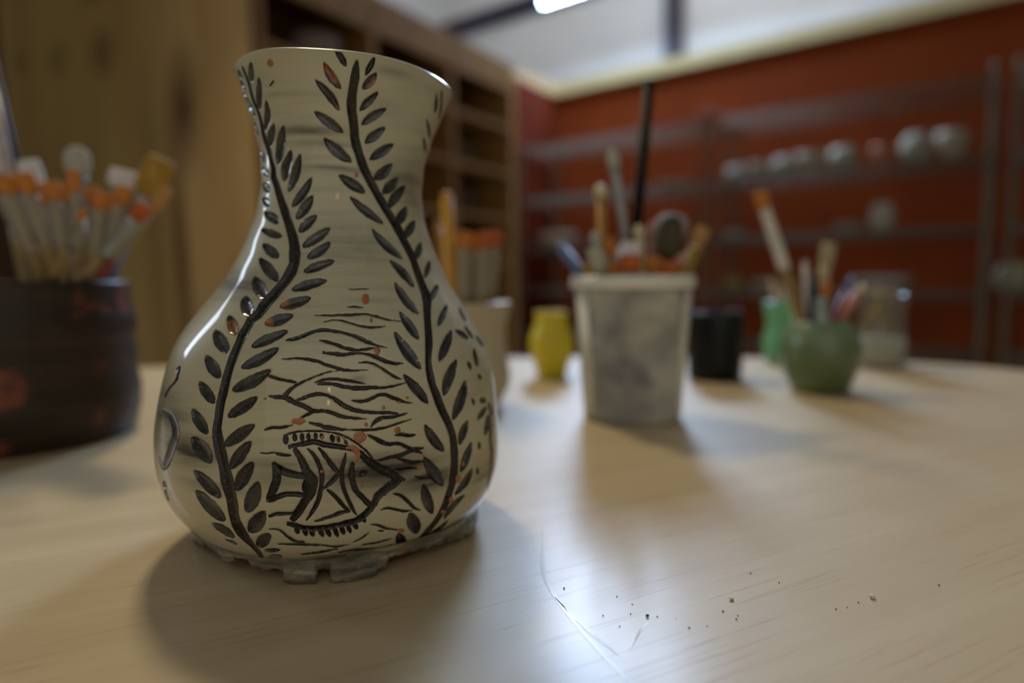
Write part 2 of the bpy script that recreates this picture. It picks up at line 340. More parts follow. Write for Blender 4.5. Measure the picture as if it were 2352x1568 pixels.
MOTIF = """
stem 0 1 -4846 3948 -4918 3948 31 -62 -20 -57 10 -58 0 -63 0 -63 -5 -57 10 -63 10 -63 16 -63 15 -63 15 -62 11 -63 21 -63 -11 -68 30 -69 0 -63 52 -63 47 -69 71 -69 76 -74 93 -68 108 -69 92 -75 92 -69 15 -68 -30 -74 139 -69 158 -75 128 -69 139 -68 123 -68 138 -75 118 -63 123 -68 123 -69 123 -69 118 -69 118 -69 102 -68 92 -63 77 -69 72 -68 62 -74 36 -63 20 -81 36 -63 -26 -74 -10 -52 -51 -63 -36 -57 -61 -57 -46 -51 -46 -52 -46 -58 -52 -51 -47 -51 -41 -52 -41 -52 -36 -57 -25 -51 -66 -34 -62 -46 -5 -52 -5 -63 -5 -57 0 -57 -11 -51 5 -57 0 -58 11 -63 -5 -57 0 -57 -10 -57 0 -63 0 -63 -6 -58 0 -57 0 -63 0 -63 -5 -62 -10 -57 -5 -63 0 -63 5 -63 5 -63 5 -63 0 -58 -5 -69 31 -57 16 -63 35 -51 30 -63 31 -63 36 -63 31 -57 31 -57 31 -58 26 -57 25 -57 20 -58 16 -63 26 -62 15 -63 20 -58 10 -63 0 -63 -15 -68 0 -68 5 -58 0 -80 21 -57 16 -69 15 -63 36 -57 10 -68 41 -52 16 -69 5 -68 -52 -97 -41 -92
stem 0 2 -2473 3960 -2509 3960 31 -57 -51 -57 5 -58 -20 -58 -10 -62 -26 -57 -10 -58 -20 -63 5 -57 -11 -63 20 -51 11 -63 31 -58 41 -57 31 -63 30 -63 25 -63 21 -63 47 -57 51 -63 61 -57 72 -63 72 -57 66 -63 82 -57 82 -57 87 -58 103 -57 97 -57 92 -57 103 -57 98 -63 107 -52 102 -52 108 -57 97 -57 103 -57 93 -57 92 -57 82 -57 87 -57 82 -58 72 -63 72 -57 56 -63 56 -63 41 -63 46 -57 21 -69 31 -63 0 -69 0 -69 0 -63 0 -63 -16 -68 -10 -62 -5 -63 -16 -63 -56 -75 -41 -63 -108 -68 -61 -63 -66 -63 -57 -63 -57 -63 -46 -69 -41 -63 -36 -57 -46 -69 -36 -63 -46 -63 -30 -63 -31 -57 -26 -63 -10 -63 -10 -63 10 -63 5 -69 21 -57 20 -63 41 -63 31 -62 30 -63 31 -63 36 -63 46 -69 52 -63 51 -63 51 -69 46 -63 41 -74 36 -63 15 -69 16 -63 10 -74 5 -69 6 -80 5 -74 -11 -75 -5 -69 -10 -74 -16 -68 -26 -74 -15 -75 -30 -75 -31 -63 -36 -68 -25 -68 -36 -69 -31 -69 -41 -69 -36 -63 -51 -63 -46 -63 -46 -63 -56 -51 -57 -57 -47 -63 -72 -46 -41 -69
leaf 1 2 -3031 3920 -3042 3920 5 0 5 0 10 -6 -5 -12 20 -6 0 -11 26 -5 0 -11 26 -12 5 -18 30 -11 11 -17 31 -12 15 -17 26 -17 31 -17 31 -11 25 -17 20 -17 36 -12 21 -18 41 -11 15 -11 31 -12 15 -11 36 -5 6 -12 26 0 0 -11 20 0 5 0 0 -6
leaf 1 2 -3195 3805 -3206 3800 0 -5 5 0 20 0 6 -6 31 -6 15 -11 41 -6 15 -18 46 -11 26 -17 46 -12 31 -17 51 -17 36 -17 46 -17 35 -17 41 -17 41 -23 36 -23 36 -17 26 -23 46 -12 21 -17 36 -17 10 -17 36 -11 5 -12 31 -6 0 -11 21 0 10 0 0 -6
leaf 0 2 -3267 3588 -3277 3582 5 0 5 0 26 0 10 -5 35 0 15 -12 47 -6 21 -17 51 -5 36 -12 56 -6 41 -17 57 -12 46 -17 61 -11 56 -11 56 -12 51 -17 52 -17 62 -6 41 -11 56 -12 36 -17 57 -5 25 -12 46 0 16 -11 41 0 10 -12 26 0 10 0 0 -6
leaf 0 2 -3088 3399 -3103 3393 5 0 5 0 26 0 0 -11 36 -6 15 -11 51 -5 21 -18 51 -6 25 -17 62 -11 36 -23 61 -12 46 -17 62 -11 62 -23 56 -18 62 -11 46 -17 71 -12 47 -17 62 -11 41 -11 61 -6 30 -17 57 0 16 -18 41 0 10 -5 30 0 10 0 0 -6
leaf 0 2 -2749 3130 -2760 3124 5 -6 5 -5 25 6 11 -6 41 0 15 -11 46 0 26 -12 52 -6 36 -17 61 -5 41 -17 62 -6 46 -12 61 -11 51 -17 57 -12 61 -11 51 -11 57 -6 41 -17 56 -6 36 -12 57 -5 25 -17 46 0 16 -12 41 0 5 -11 30 5 10 6 0 -5
leaf 0 2 -2842 4000 -2847 4000 5 0 0 0 11 0 5 0 15 0 0 0 15 0 5 -11 26 0 11 -6 21 -6 5 -12 20 -5 15 -11 21 -12 16 -6 15 -11 15 -11 20 -6 10 -12 6 -12 26 -5 5 -11 15 -6 0 -11 21 -6 0 -6 15 0 -5 -6 10 0 5 0 0 -6
leaf 0 2 -2206 4000 -2211 4000 0 0 0 0 5 -6 -11 0 0 -5 -10 -6 5 -6 -10 -11 0 -12 -15 -6 -5 -11 -16 -11 -5 -17 -15 -12 -10 -12 -16 -11 -11 -11 -10 -12 -20 -12 -10 -11 -16 -11 -10 -12 -20 -11 0 -11 -15 -6 -5 -11 -16 -6 0 -6 -10 0 0 -6 0 0 0 0
leaf 1 2 -2140 3897 -2150 3897 0 0 0 0 6 -6 -15 0 0 -11 -21 -6 0 -12 -20 -5 0 -11 -26 -6 -6 -12 -31 -12 -15 -11 -20 -5 -15 -17 -21 -12 -26 -12 -20 -11 -26 -11 -15 -12 -30 -6 -11 -11 -26 -5 -10 -12 -31 -6 -5 -11 -20 0 0 -6 -16 0 5 -5 0 -6 -10 0
leaf 0 2 -2063 3771 -2073 3771 0 0 0 0 -5 -11 -15 0 0 -6 -26 -6 -10 -12 -26 -5 -15 -17 -30 -12 -16 -11 -36 -11 -20 -17 -31 -12 -26 -17 -36 -11 -31 -12 -31 -12 -30 -11 -25 -17 -41 -12 -16 -17 -31 -11 -15 -11 -31 -6 -10 -12 -26 0 -5 -11 -15 -6 0 -6 0 0 -5 0
leaf 0 2 -1842 3668 -1847 3674 0 0 -6 -6 -11 -11 -25 0 -10 -6 -31 0 -25 -12 -36 -6 -26 -17 -46 -5 -36 -17 -51 -12 -36 -11 -51 -6 -41 -17 -52 -17 -46 -12 -46 -11 -46 -11 -36 -17 -46 -12 -36 -17 -41 -11 -25 -12 -41 0 -16 -17 -31 -6 -10 -12 -26 0 -5 -5 0 -6 -5 0
leaf 0 2 -1796 3531 -1812 3531 -5 0 -5 0 0 -12 -20 0 -5 -5 -31 0 -11 -18 -36 -6 -20 -11 -41 -6 -21 -17 -46 -11 -30 -17 -46 -12 -36 -12 -41 -11 -41 -17 -36 -11 -41 -11 -36 -12 -46 -6 -20 -17 -41 -6 -21 -17 -41 -6 -10 -12 -31 0 -5 -11 -21 0 0 -6 0 -5 -10 0
leaf 0 2 -1509 3422 -1524 3428 -5 0 -6 -6 -5 -11 -25 0 -16 -12 -41 0 -25 -11 -46 -6 -26 -17 -57 -5 -36 -18 -61 -12 -51 -17 -52 -11 -46 -17 -61 -12 -57 -11 -51 -17 -56 -12 -41 -11 -56 -11 -41 -18 -52 -6 -26 -17 -46 -6 -20 -11 -36 0 -11 -12 -30 0 -5 -11 0 -5 -10 0
leaf 0 2 -1478 3262 -1499 3268 -5 0 -5 0 5 -6 -26 0 0 -11 -35 -6 -11 -18 -47 -6 -15 -11 -41 -6 -20 -17 -51 -11 -41 -17 -46 -12 -41 -23 -46 -11 -52 -12 -36 -11 -51 -11 -41 -12 -62 -12 -26 -17 -51 0 -20 -11 -46 -5 -16 -12 -36 0 -10 -11 -25 5 0 -12 0 -5 -10 0
leaf 0 2 -1258 3165 -1278 3170 -5 0 -6 -5 0 -12 -25 0 0 -6 -41 -6 -10 -17 -51 -6 -21 -11 -47 -6 -25 -17 -56 -11 -36 -23 -51 -12 -41 -12 -46 -11 -46 -17 -41 -11 -52 -11 -36 -18 -61 -12 -26 -17 -46 -6 -15 -11 -46 -5 -16 -17 -36 0 -5 -12 -31 0 5 -6 5 -6 -10 0
leaf 0 1 -4508 3948 -4533 3948 -5 0 0 0 5 -5 -21 0 0 -6 -20 -5 0 -6 -31 -6 -5 -11 -31 -6 -10 -12 -30 -11 -15 -11 -31 -12 -11 -11 -36 -11 -20 -12 -15 -11 -15 -11 -21 -12 -21 -6 0 -11 -26 -12 0 -12 -25 -5 5 -6 -21 -6 10 -5 -25 0 16 -6 5 0 -5 0
leaf 0 1 -4431 3840 -4461 3840 -5 -6 0 -6 5 -6 -21 0 5 -5 -26 -11 0 -18 -25 -12 0 -17 -36 -17 -10 -17 -31 -11 -10 -17 -41 -23 -26 -23 -25 -18 -20 -17 -36 -17 -31 -17 -26 -23 -31 -23 -26 -17 -36 -12 -10 -17 -46 -11 0 -11 -30 -12 5 -12 -31 -5 11 -6 -5 0 0 -5
leaf 0 1 -4379 3680 -4410 3680 -6 -6 0 -6 11 -6 -21 -6 10 -11 -20 -6 5 -12 -31 -11 0 -17 -26 -17 0 -17 -30 -17 -10 -17 -36 -18 -21 -23 -36 -17 -25 -17 -36 -17 -41 -23 -26 -17 -46 -17 -25 -23 -47 -12 -21 -11 -41 -11 -10 -18 -46 -12 0 -5 -36 0 10 -12 0 -5 -10 0
leaf 0 1 -4308 3508 -4344 3508 -10 -6 0 0 10 0 -25 -6 5 -11 -36 -6 0 -12 -36 -5 0 -11 -41 -12 -10 -17 -46 -11 -15 -12 -41 -12 -16 -17 -46 -17 -30 -17 -26 -11 -31 -12 -25 -17 -36 -11 -16 -12 -41 -11 0 -17 -36 -12 -5 -11 -41 -6 15 -6 -36 0 21 -6 0 0 -5 -6
leaf 0 1 -4015 3485 -4051 3485 -6 -6 0 0 11 -5 -31 -6 0 -18 -36 -11 0 -17 -46 -17 -5 -23 -51 -18 -16 -23 -47 -22 -10 -28 -56 -29 -26 -23 -36 -29 -25 -29 -31 -28 -26 -28 -25 -23 -31 -23 -10 -29 -41 -23 5 -23 -36 -17 10 -17 -41 -12 26 -17 -30 -5 20 -11 0 -6 -5 0
leaf 0 1 -3892 3302 -3928 3302 -6 0 0 0 16 -12 -31 -6 10 -11 -31 -6 5 -17 -36 -17 0 -17 -41 -17 0 -23 -36 -17 -10 -23 -36 -17 -10 -23 -41 -23 -26 -23 -20 -23 -26 -23 -10 -23 -35 -17 -5 -23 -31 -17 5 -17 -36 -12 10 -17 -36 -11 15 -12 -31 -6 21 -11 0 0 -5 0
leaf 0 1 -3641 3273 -3677 3273 -5 -5 0 0 10 -6 -26 -11 5 -17 -25 -12 5 -18 -31 -17 5 -22 -36 -17 -10 -29 -31 -29 -5 -29 -41 -22 -26 -28 -25 -29 -31 -29 -31 -23 -41 -28 -26 -29 -41 -23 -20 -22 -35 -23 -16 -23 -47 -17 0 -23 -35 -12 5 -17 -31 -6 11 -12 -5 0 -5 0
leaf 0 1 -5143 3948 -5194 3954 -5 0 30 -6 0 0 -20 0 20 -5 -31 0 21 -6 -36 0 10 -6 -5 -5 5 -5 -10 -6 10 -6 -10 -6 6 -6 -6 -5 5 -6 -5 -6 0 -5 11 -6 5 -6 46 -11 0 -6 25 -6 -21 0 31 -6 0 -5 0 0 -15 0 41 -5 0 0 -5 0
leaf 0 1 -5287 3886 -5307 3886 -10 0 -5 0 36 -6 -31 0 26 -6 -41 0 15 -6 -62 0 10 -5 -15 -6 0 -6 -20 -6 31 -12 -26 -6 5 -5 -31 -5 21 -12 36 -12 5 -5 36 -11 -10 -6 61 -12 -6 -6 67 -11 0 -6 26 -6 0 -5 41 -6 -25 0 46 -5 -5 0 -5 0
leaf 0 1 -5415 3794 -5507 3800 36 -6 -15 0 36 -5 -67 0 61 -12 31 -12 47 -11 -5 -11 61 -18 -26 -12 46 -17 20 -17 36 -17 6 -17 31 -17 71 -23 26 -17 5 -17 10 -17 93 -23 0 -18 51 -17 -10 -11 67 -17 -11 -11 41 -12 -10 -12 51 -11 -31 0 36 -6 16 -6 -10 0
leaf 0 1 -5384 3571 -5492 3577 -15 0 -10 0 56 -6 -51 0 36 -6 0 -6 66 -11 -16 -6 16 -6 -10 -6 41 -11 5 -11 31 -12 16 -12 36 -11 10 -11 0 -6 -21 -6 15 -11 0 -11 10 -12 123 -17 -10 -5 82 -12 -10 -6 82 -11 -11 -6 47 -6 -10 -6 20 0 5 0 26 -6
leaf 0 1 -5389 3336 -5471 3336 -16 0 -5 0 108 -6 -52 0 77 -5 6 -6 67 -6 0 -5 56 -6 0 -6 67 -11 30 -11 41 -6 -25 -6 36 -11 0 -6 15 -6 77 -11 20 -11 102 -12 -5 -6 92 -11 -5 -6 47 -6 -15 -6 56 -6 -16 -5 51 -5 -15 -6 31 0 0 0 20 -6
leaf 0 1 -5158 3199 -5220 3193 20 -6 10 0 46 0 -51 0 51 0 -15 -6 57 -6 5 -5 66 -5 -5 -6 52 -6 46 -11 46 -6 10 -6 41 -11 72 -12 20 -6 36 -5 21 -6 36 -6 10 -11 51 -6 -5 -6 56 -6 -10 -6 51 -5 -16 -5 52 -6 -25 0 30 0 15 -6 0 0
leaf 0 1 -3370 3090 -3400 3096 -5 -6 0 -6 5 -5 -26 -6 0 -17 -31 -5 -5 -18 -36 -17 -10 -17 -41 -12 -21 -28 -41 -23 -25 -23 -41 -17 -36 -23 -41 -23 -41 -29 -41 -17 -46 -17 -41 -23 -51 -17 -25 -23 -52 -17 -26 -17 -46 -6 -15 -17 -41 -6 -5 -12 -25 -5 0 -11 -6 0 -6 0
leaf 0 1 -3308 2947 -3344 2953 -5 0 0 0 5 -11 -21 -6 0 -12 -30 -6 0 -17 -41 -5 -5 -17 -36 -12 -16 -17 -36 -17 -20 -23 -41 -11 -26 -17 -36 -18 -31 -23 -31 -17 -35 -12 -25 -17 -41 -17 -11 -23 -36 -11 -15 -11 -36 -6 -5 -17 -36 0 5 -12 -26 -6 10 -11 0 0 -5 0
leaf 0 1 -3195 2793 -3216 2798 -6 0 -5 0 6 -12 -21 0 -6 -11 -25 0 -10 -12 -36 -5 -15 -11 -41 -6 -16 -17 -36 -6 -25 -12 -41 -11 -21 -17 -41 -12 -30 -11 -26 -17 -26 -12 -25 -11 -36 -6 -16 -18 -31 -11 -5 -17 -30 -6 -5 -11 -26 0 5 -12 -26 0 5 -5 0 0 0 -6
leaf 0 1 -2903 2695 -2924 2707 -5 0 -5 -6 -6 -11 -20 0 -15 -12 -36 0 -15 -17 -36 -6 -31 -11 -46 -11 -31 -23 -52 -6 -41 -17 -46 -17 -46 -17 -51 -12 -46 -12 -46 -17 -46 -17 -41 -11 -46 -6 -36 -17 -46 -11 -26 -17 -41 0 -20 -12 -31 -6 -10 -17 -26 6 0 -6 0 -6 -11 0
leaf 0 1 -2878 2581 -2898 2592 -5 0 0 0 0 -6 -21 0 -5 -11 -25 -5 -15 -18 -31 -6 -16 -11 -36 -6 -25 -17 -36 -11 -31 -17 -41 -6 -36 -17 -36 -12 -41 -12 -36 -11 -41 -11 -35 -11 -41 -6 -26 -12 -36 -6 -21 -17 -36 0 -15 -11 -25 0 -10 -12 -21 6 -5 -6 -5 0 -5 0
leaf 0 1 -2801 2438 -2806 2449 -5 0 -5 0 -10 -6 -20 0 -15 -11 -26 6 -26 -12 -36 0 -36 -6 -41 -6 -36 -11 -46 -6 -41 -11 -51 -5 -41 -12 -52 -6 -46 -11 -46 -11 -46 -6 -46 -6 -41 -6 -36 -12 -41 0 -25 -17 -31 -6 -26 -11 -31 6 -15 -6 -15 0 -6 -11 -5 0 -5 0
leaf 0 1 -2898 2289 -2908 2300 -5 0 -6 -5 -11 -11 -15 5 -20 -6 -31 0 -31 -12 -36 6 -31 -11 -46 0 -41 -12 -46 -6 -46 -5 -51 -5 -41 -12 -51 -6 -46 -11 -52 -6 -46 -6 -46 -11 -46 0 -36 -12 -41 0 -35 -11 -31 -6 -21 -12 -31 6 -15 -11 -20 0 -11 -6 -5 0 -5 0
leaf 1 1 -3093 2152 -3103 2163 -5 0 -5 0 -5 -6 -16 0 -10 -12 -25 6 -16 -11 -31 0 -25 -11 -36 -6 -26 -12 -36 0 -36 -11 -41 -6 -41 -6 -41 -5 -36 -11 -36 -6 -36 -6 -41 -6 -41 0 -25 -11 -36 0 -26 -12 -30 6 -20 -5 -26 0 -11 -12 -20 5 -5 -11 -6 0 0 0
leaf 1 1 -3277 2026 -3293 2037 0 0 0 -6 0 -12 -15 6 -11 -5 -21 0 -10 -12 -25 0 -20 -11 -36 0 -21 -12 -31 -6 -26 -11 -36 0 -25 -12 -31 -5 -36 -5 -30 -6 -36 -6 -26 -11 -31 0 -26 -6 -36 0 -20 -12 -25 0 -15 -5 -26 6 -6 -12 -15 5 0 -11 -5 0 -5 0
leaf 0 1 -5092 3062 -5194 3062 -5 0 10 0 56 0 -15 -6 57 0 -16 -6 61 -6 5 -6 52 0 41 -11 56 -6 21 -6 51 -6 61 -11 46 -5 72 -12 36 -6 56 -5 26 -6 67 -6 15 -6 67 -6 26 -11 51 0 5 -6 56 -6 0 -5 41 0 -5 -6 21 6 5 0 5 0
leaf 0 1 -4918 2941 -4969 2936 0 0 10 0 41 0 -5 -6 57 -5 -5 -6 46 0 5 -6 51 -6 41 -11 46 0 21 -6 46 -6 41 -11 47 -11 41 -6 41 -6 36 -6 20 -6 46 -5 21 -11 56 -6 10 -6 46 -6 0 -6 36 0 5 -11 36 0 -10 0 26 0 0 0 10 -5
leaf 0 1 -4677 2821 -4697 2810 16 -6 10 0 25 6 15 -6 52 0 31 -11 51 0 46 -12 66 0 46 -11 67 -6 47 -6 72 -5 56 -11 56 -6 61 -12 62 -11 52 -6 51 -12 51 -5 36 -11 51 -6 31 -12 51 -6 20 -11 36 0 5 -6 36 0 5 -11 26 0 5 0 0 0
leaf 0 1 -4549 2672 -4549 2661 6 0 11 0 30 0 25 -6 31 6 36 -6 51 0 46 -5 62 0 62 -12 66 -6 61 -5 62 0 67 -12 67 -5 67 -6 61 -6 61 -5 56 -6 51 0 47 -6 52 -6 41 -5 41 6 41 -12 36 0 20 -5 20 5 16 -6 21 0 5 0 5 0
leaf 0 1 -4328 2558 -4338 2546 15 -6 5 0 26 0 5 -5 31 6 20 -12 46 -6 31 -11 46 0 36 -12 51 -6 41 -11 56 -11 56 -17 47 -6 46 -12 51 -11 47 -5 36 -6 51 -12 36 -17 46 -6 30 -11 41 0 16 -6 31 0 15 -12 25 0 5 -11 26 0 5 0 0 0
leaf 0 1 -4251 2438 -4277 2432 5 0 5 0 31 0 16 -11 46 -6 20 -12 51 -6 36 -17 56 -5 41 -17 62 -12 51 -17 56 -11 51 -18 62 -17 52 -17 51 -18 56 -17 41 -17 57 -11 41 -11 46 -12 26 -17 46 -5 20 -18 41 -6 10 -11 31 -6 6 -11 25 0 5 0 0 0
leaf 0 1 -4174 2295 -4200 2283 5 -6 5 0 30 0 -5 -5 36 -6 5 -12 41 -5 21 -17 52 -12 15 -12 41 -6 36 -22 41 -11 36 -18 46 -17 41 -17 31 -12 46 -11 30 -17 46 -17 26 -17 41 -6 15 -11 46 -12 16 -12 36 -5 5 -11 26 0 0 -12 20 0 0 0 5 0
leaf 0 1 -4128 2140 -4159 2134 5 -6 0 0 20 0 -10 -5 31 -5 -11 -6 31 -6 6 -11 41 -11 0 -12 31 -12 15 -17 30 -11 20 -17 21 -12 26 -12 20 -11 36 -17 21 -12 26 -11 10 -11 36 -12 5 -12 30 -5 0 -11 31 -6 -5 -6 31 -6 -5 -11 20 0 5 0 0 0
leaf 1 1 -4236 1991 -4246 1980 10 -5 5 0 21 0 0 -6 25 0 5 -5 31 -6 10 -12 36 -6 16 -11 41 -11 20 -12 36 -12 21 -11 31 -11 25 -12 25 -12 26 -11 26 -17 26 -12 10 -11 30 -11 5 -12 26 -6 6 -11 26 -5 -6 -6 25 -6 -5 -5 16 0 0 0 0 0
leaf 0 1 -4303 1877 -4328 1871 0 0 10 -5 31 -6 -5 -6 31 0 10 -12 36 -5 10 -11 41 -6 26 -17 41 -12 21 -12 41 -11 35 -17 31 -6 36 -17 30 -17 41 -11 26 -11 41 -12 21 -12 41 -11 20 -11 26 -6 10 -17 31 0 5 -12 25 -6 0 -6 21 6 6 0 5 -6
leaf 0 1 -4236 1694 -4251 1688 5 0 0 0 21 0 5 -11 25 -6 5 -12 31 0 10 -11 36 -11 21 -12 36 -6 20 -17 31 -11 26 -17 36 -12 25 -11 25 -11 31 -18 21 -18 31 -5 20 -11 31 -12 10 -17 31 -5 6 -12 25 -6 5 -11 21 0 -5 -11 15 0 5 0 0 0
leaf 0 1 -4205 1505 -4221 1499 0 0 0 0 20 0 0 -5 21 0 6 -12 25 -6 15 -11 31 -5 10 -17 31 -6 21 -12 31 -12 20 -17 25 -11 31 -12 26 -11 26 -11 21 -18 25 -11 20 -11 31 -12 10 -12 26 -6 11 -11 25 0 0 -11 21 -5 0 -12 15 5 5 0 0 -5
leaf 0 1 -4215 1305 -4236 1299 0 0 5 0 20 0 -5 -11 21 -6 0 -12 25 -6 10 -11 31 -5 16 -18 31 -12 10 -17 30 -11 20 -17 26 -12 26 -11 21 -17 31 -17 20 -11 25 -12 16 -18 31 -11 10 -17 26 -6 5 -11 26 -6 5 -12 20 0 -5 -11 15 0 5 0 0 -6
leaf 0 1 -3283 1911 -3293 1923 -5 0 0 -6 0 -11 -20 6 -15 -6 -26 0 -15 -11 -31 -6 -21 -17 -30 -6 -26 -12 -41 -5 -35 -11 -36 -12 -31 -18 -41 -6 -36 -11 -41 -11 -36 -11 -31 -17 -31 -6 -26 -12 -36 -6 -20 -17 -30 -6 -16 -11 -21 0 -5 -12 -25 6 0 -11 0 -6 -5 0
leaf 0 1 -3329 1791 -3344 1803 -5 0 -5 -6 0 -11 -16 0 -5 -12 -25 0 -15 -17 -26 -6 -21 -17 -31 -11 -20 -17 -35 -6 -31 -17 -31 -17 -31 -18 -41 -12 -36 -17 -31 -11 -41 -11 -31 -17 -36 -6 -30 -17 -35 -11 -21 -12 -31 0 -15 -17 -31 0 -16 -11 -15 0 0 -12 -5 0 -5 0
leaf 0 1 -3354 1637 -3370 1648 -5 0 -5 0 -6 -12 -15 0 -5 -11 -26 -6 -15 -17 -25 -5 -21 -18 -31 -12 -20 -22 -36 -6 -31 -18 -36 -17 -36 -23 -41 -11 -41 -11 -31 -17 -41 -11 -36 -12 -36 -12 -30 -17 -41 -6 -26 -17 -30 -5 -20 -17 -26 0 -11 -12 -20 5 -5 -11 -6 0 -5 0
leaf 0 1 -3447 1448 -3462 1454 -5 -6 0 0 0 -6 -15 0 -5 -11 -16 -6 -10 -17 -25 0 -15 -17 -26 -12 -16 -18 -31 -11 -25 -17 -30 -12 -26 -17 -26 -11 -26 -11 -31 -17 -30 -12 -20 -17 -31 -11 -26 -12 -26 -12 -15 -17 -25 0 -11 -17 -21 -5 -10 -12 -20 0 0 -5 0 0 0 -6
leaf 0 1 -4154 1110 -4174 1093 0 -6 0 0 21 6 0 -11 25 0 10 -12 36 0 10 -11 36 -6 15 -18 36 -5 16 -17 36 -12 25 -11 36 -11 21 -17 20 -23 31 -12 26 -12 20 -17 10 -22 31 -6 10 -18 26 -5 0 -17 25 -6 0 -11 26 0 -10 -12 20 0 5 0 0 -6
leaf 0 1 -4082 876 -4098 870 5 0 6 -6 15 0 5 -6 26 0 5 -11 36 0 15 -17 36 -6 21 -17 36 -12 25 -12 36 -5 26 -17 35 -18 31 -17 31 -17 25 -17 21 -17 31 -12 20 -17 31 -11 16 -17 31 -6 5 -17 25 -6 5 -18 21 -5 -5 -11 15 0 5 0 0 0
leaf 0 1 -4062 738 -4087 727 0 0 5 0 21 0 0 -12 26 -6 5 -17 35 0 5 -17 36 -11 15 -17 31 -11 21 -23 31 -18 21 -23 41 -11 25 -23 20 -23 31 -17 26 -17 31 -17 15 -23 30 -12 16 -17 31 -11 5 -23 31 -6 5 -11 26 0 -10 -18 20 0 5 0 0 0
leaf 0 1 -3949 498 -3964 486 0 0 0 0 10 0 5 -5 26 6 5 -6 21 0 5 -11 25 0 10 -12 31 0 16 -11 26 -6 20 -6 20 -12 16 -12 26 -5 20 -5 15 -12 16 -12 5 -17 20 -5 10 -11 21 -6 0 -12 20 0 0 -11 10 -6 -10 -12 21 6 5 0 0 0
leaf 0 1 -3898 361 -3898 361 0 0 0 0 6 0 0 -6 15 5 6 0 10 0 0 -6 16 0 15 0 10 0 5 -6 15 0 15 0 16 0 6 -5 10 -5 15 0 10 -6 5 -6 5 -6 15 0 0 -6 6 -6 10 0 10 0 0 -5 5 0 -5 -6 5 0 0 0 0 0
leaf 0 1 -3441 1253 -3452 1265 0 0 0 -6 0 -11 -15 0 -11 -12 -21 0 -10 -17 -25 -6 -15 -17 -26 -6 -16 -17 -31 -11 -25 -17 -30 -11 -21 -18 -31 -18 -31 -17 -26 -17 -30 -11 -25 -17 -31 -12 -21 -17 -26 -11 -15 -17 -25 -6 -16 -17 -21 0 -5 -12 -15 0 0 -11 -5 0 0 0
leaf 0 1 -3452 1133 -3467 1144 -5 0 0 -5 5 -6 -15 0 0 -17 -16 -6 -5 -11 -25 -6 -5 -23 -21 -17 -10 -17 -20 -11 -16 -18 -21 -17 -10 -22 -26 -23 -20 -23 -15 -18 -21 -17 -15 -22 -20 -12 -11 -23 -21 -11 -5 -17 -20 -12 -5 -18 -21 -6 0 -11 -15 -5 5 -12 0 0 0 0
leaf 0 1 -3411 990 -3426 996 0 0 -5 0 0 -11 -10 0 5 -12 -21 -6 -5 -11 -15 -11 0 -23 -26 -12 -5 -17 -20 -17 -15 -23 -21 -17 -10 -17 -20 -17 -16 -23 -16 -23 -15 -18 -10 -23 -21 -11 -5 -17 -20 -17 -5 -23 -21 -12 0 -17 -15 -5 5 -12 -21 -6 5 -11 6 0 0 0
leaf 0 1 -3354 858 -3375 858 0 0 0 0 10 -11 -10 -5 5 -12 -15 -6 5 -17 -16 -17 5 -17 -20 -12 0 -23 -16 -17 -5 -23 -20 -23 -10 -23 -10 -17 -15 -22 -16 -23 -16 -23 -5 -17 -25 -17 -5 -23 -21 -18 -5 -17 -20 -11 0 -17 -21 -6 0 -17 -15 -6 10 -6 0 0 -5 -6
leaf 0 1 -3313 641 -3329 647 0 0 0 0 5 -12 -15 0 0 -11 -15 -6 -5 -17 -21 -6 0 -17 -20 -11 -11 -17 -21 -6 -15 -23 -20 -17 -20 -18 -21 -12 -21 -22 -15 -11 -31 -18 -21 -17 -25 -11 -10 -17 -26 -6 -10 -18 -26 -5 -11 -17 -15 0 -5 -17 -20 0 0 -11 0 0 -5 0
leaf 0 1 -3313 452 -3324 464 0 0 0 0 0 -6 -10 0 -5 -11 -10 5 -11 -17 -15 -5 -10 -12 -16 0 -15 -17 -20 -6 -16 -11 -16 -6 -20 -17 -15 -6 -26 -12 -21 -11 -25 -11 -15 -12 -21 -6 -15 -17 -20 -6 -16 -11 -16 6 -10 -12 -10 0 -10 -17 -10 6 -5 -11 0 0 -5 0
leaf 0 1 -3334 229 -3324 240 0 0 0 0 -10 -6 0 6 -10 -6 -5 6 -16 -5 -5 6 -20 -12 -10 0 -10 0 -5 5 -21 -5 -16 0 -26 -12 -10 0 -15 0 -15 0 -15 0 -16 -5 -5 6 -20 -6 -11 0 -21 -12 -5 6 -10 -5 0 5 -15 -6 0 6 -16 -12 0 0 0 0
leaf 0 1 -3293 309 -3288 315 0 0 0 0 -5 0 0 5 -10 -6 -10 0 -16 -5 -10 0 -15 -6 -10 6 -15 0 -11 0 -21 -6 -15 0 -15 0 -15 0 -21 -6 -21 -6 -15 6 -15 0 -15 0 -16 0 -11 0 -15 -5 -5 6 -15 -6 -10 0 -11 0 0 6 -10 -6 0 0 0 0
leaf 0 2 -2498 2964 -2509 2959 5 -5 11 0 31 0 10 -12 41 -6 20 -11 56 -6 31 -18 61 -11 41 -22 67 -18 51 -23 72 -11 62 -23 77 -17 67 -17 66 -17 66 -23 62 -23 77 -12 61 -17 72 -11 46 -18 66 -12 36 -17 57 -5 26 -11 51 0 10 -12 31 0 16 6 0 -6
leaf 0 2 -2042 2718 -2058 2712 5 0 6 0 26 -6 5 -11 30 -11 10 -17 41 -11 15 -17 57 -12 21 -23 51 -17 36 -23 56 -17 41 -29 57 -23 46 -23 51 -17 56 -23 51 -23 62 -17 46 -17 61 -11 36 -18 62 -12 26 -17 56 -5 15 -17 41 -6 5 -11 31 0 16 5 0 -6
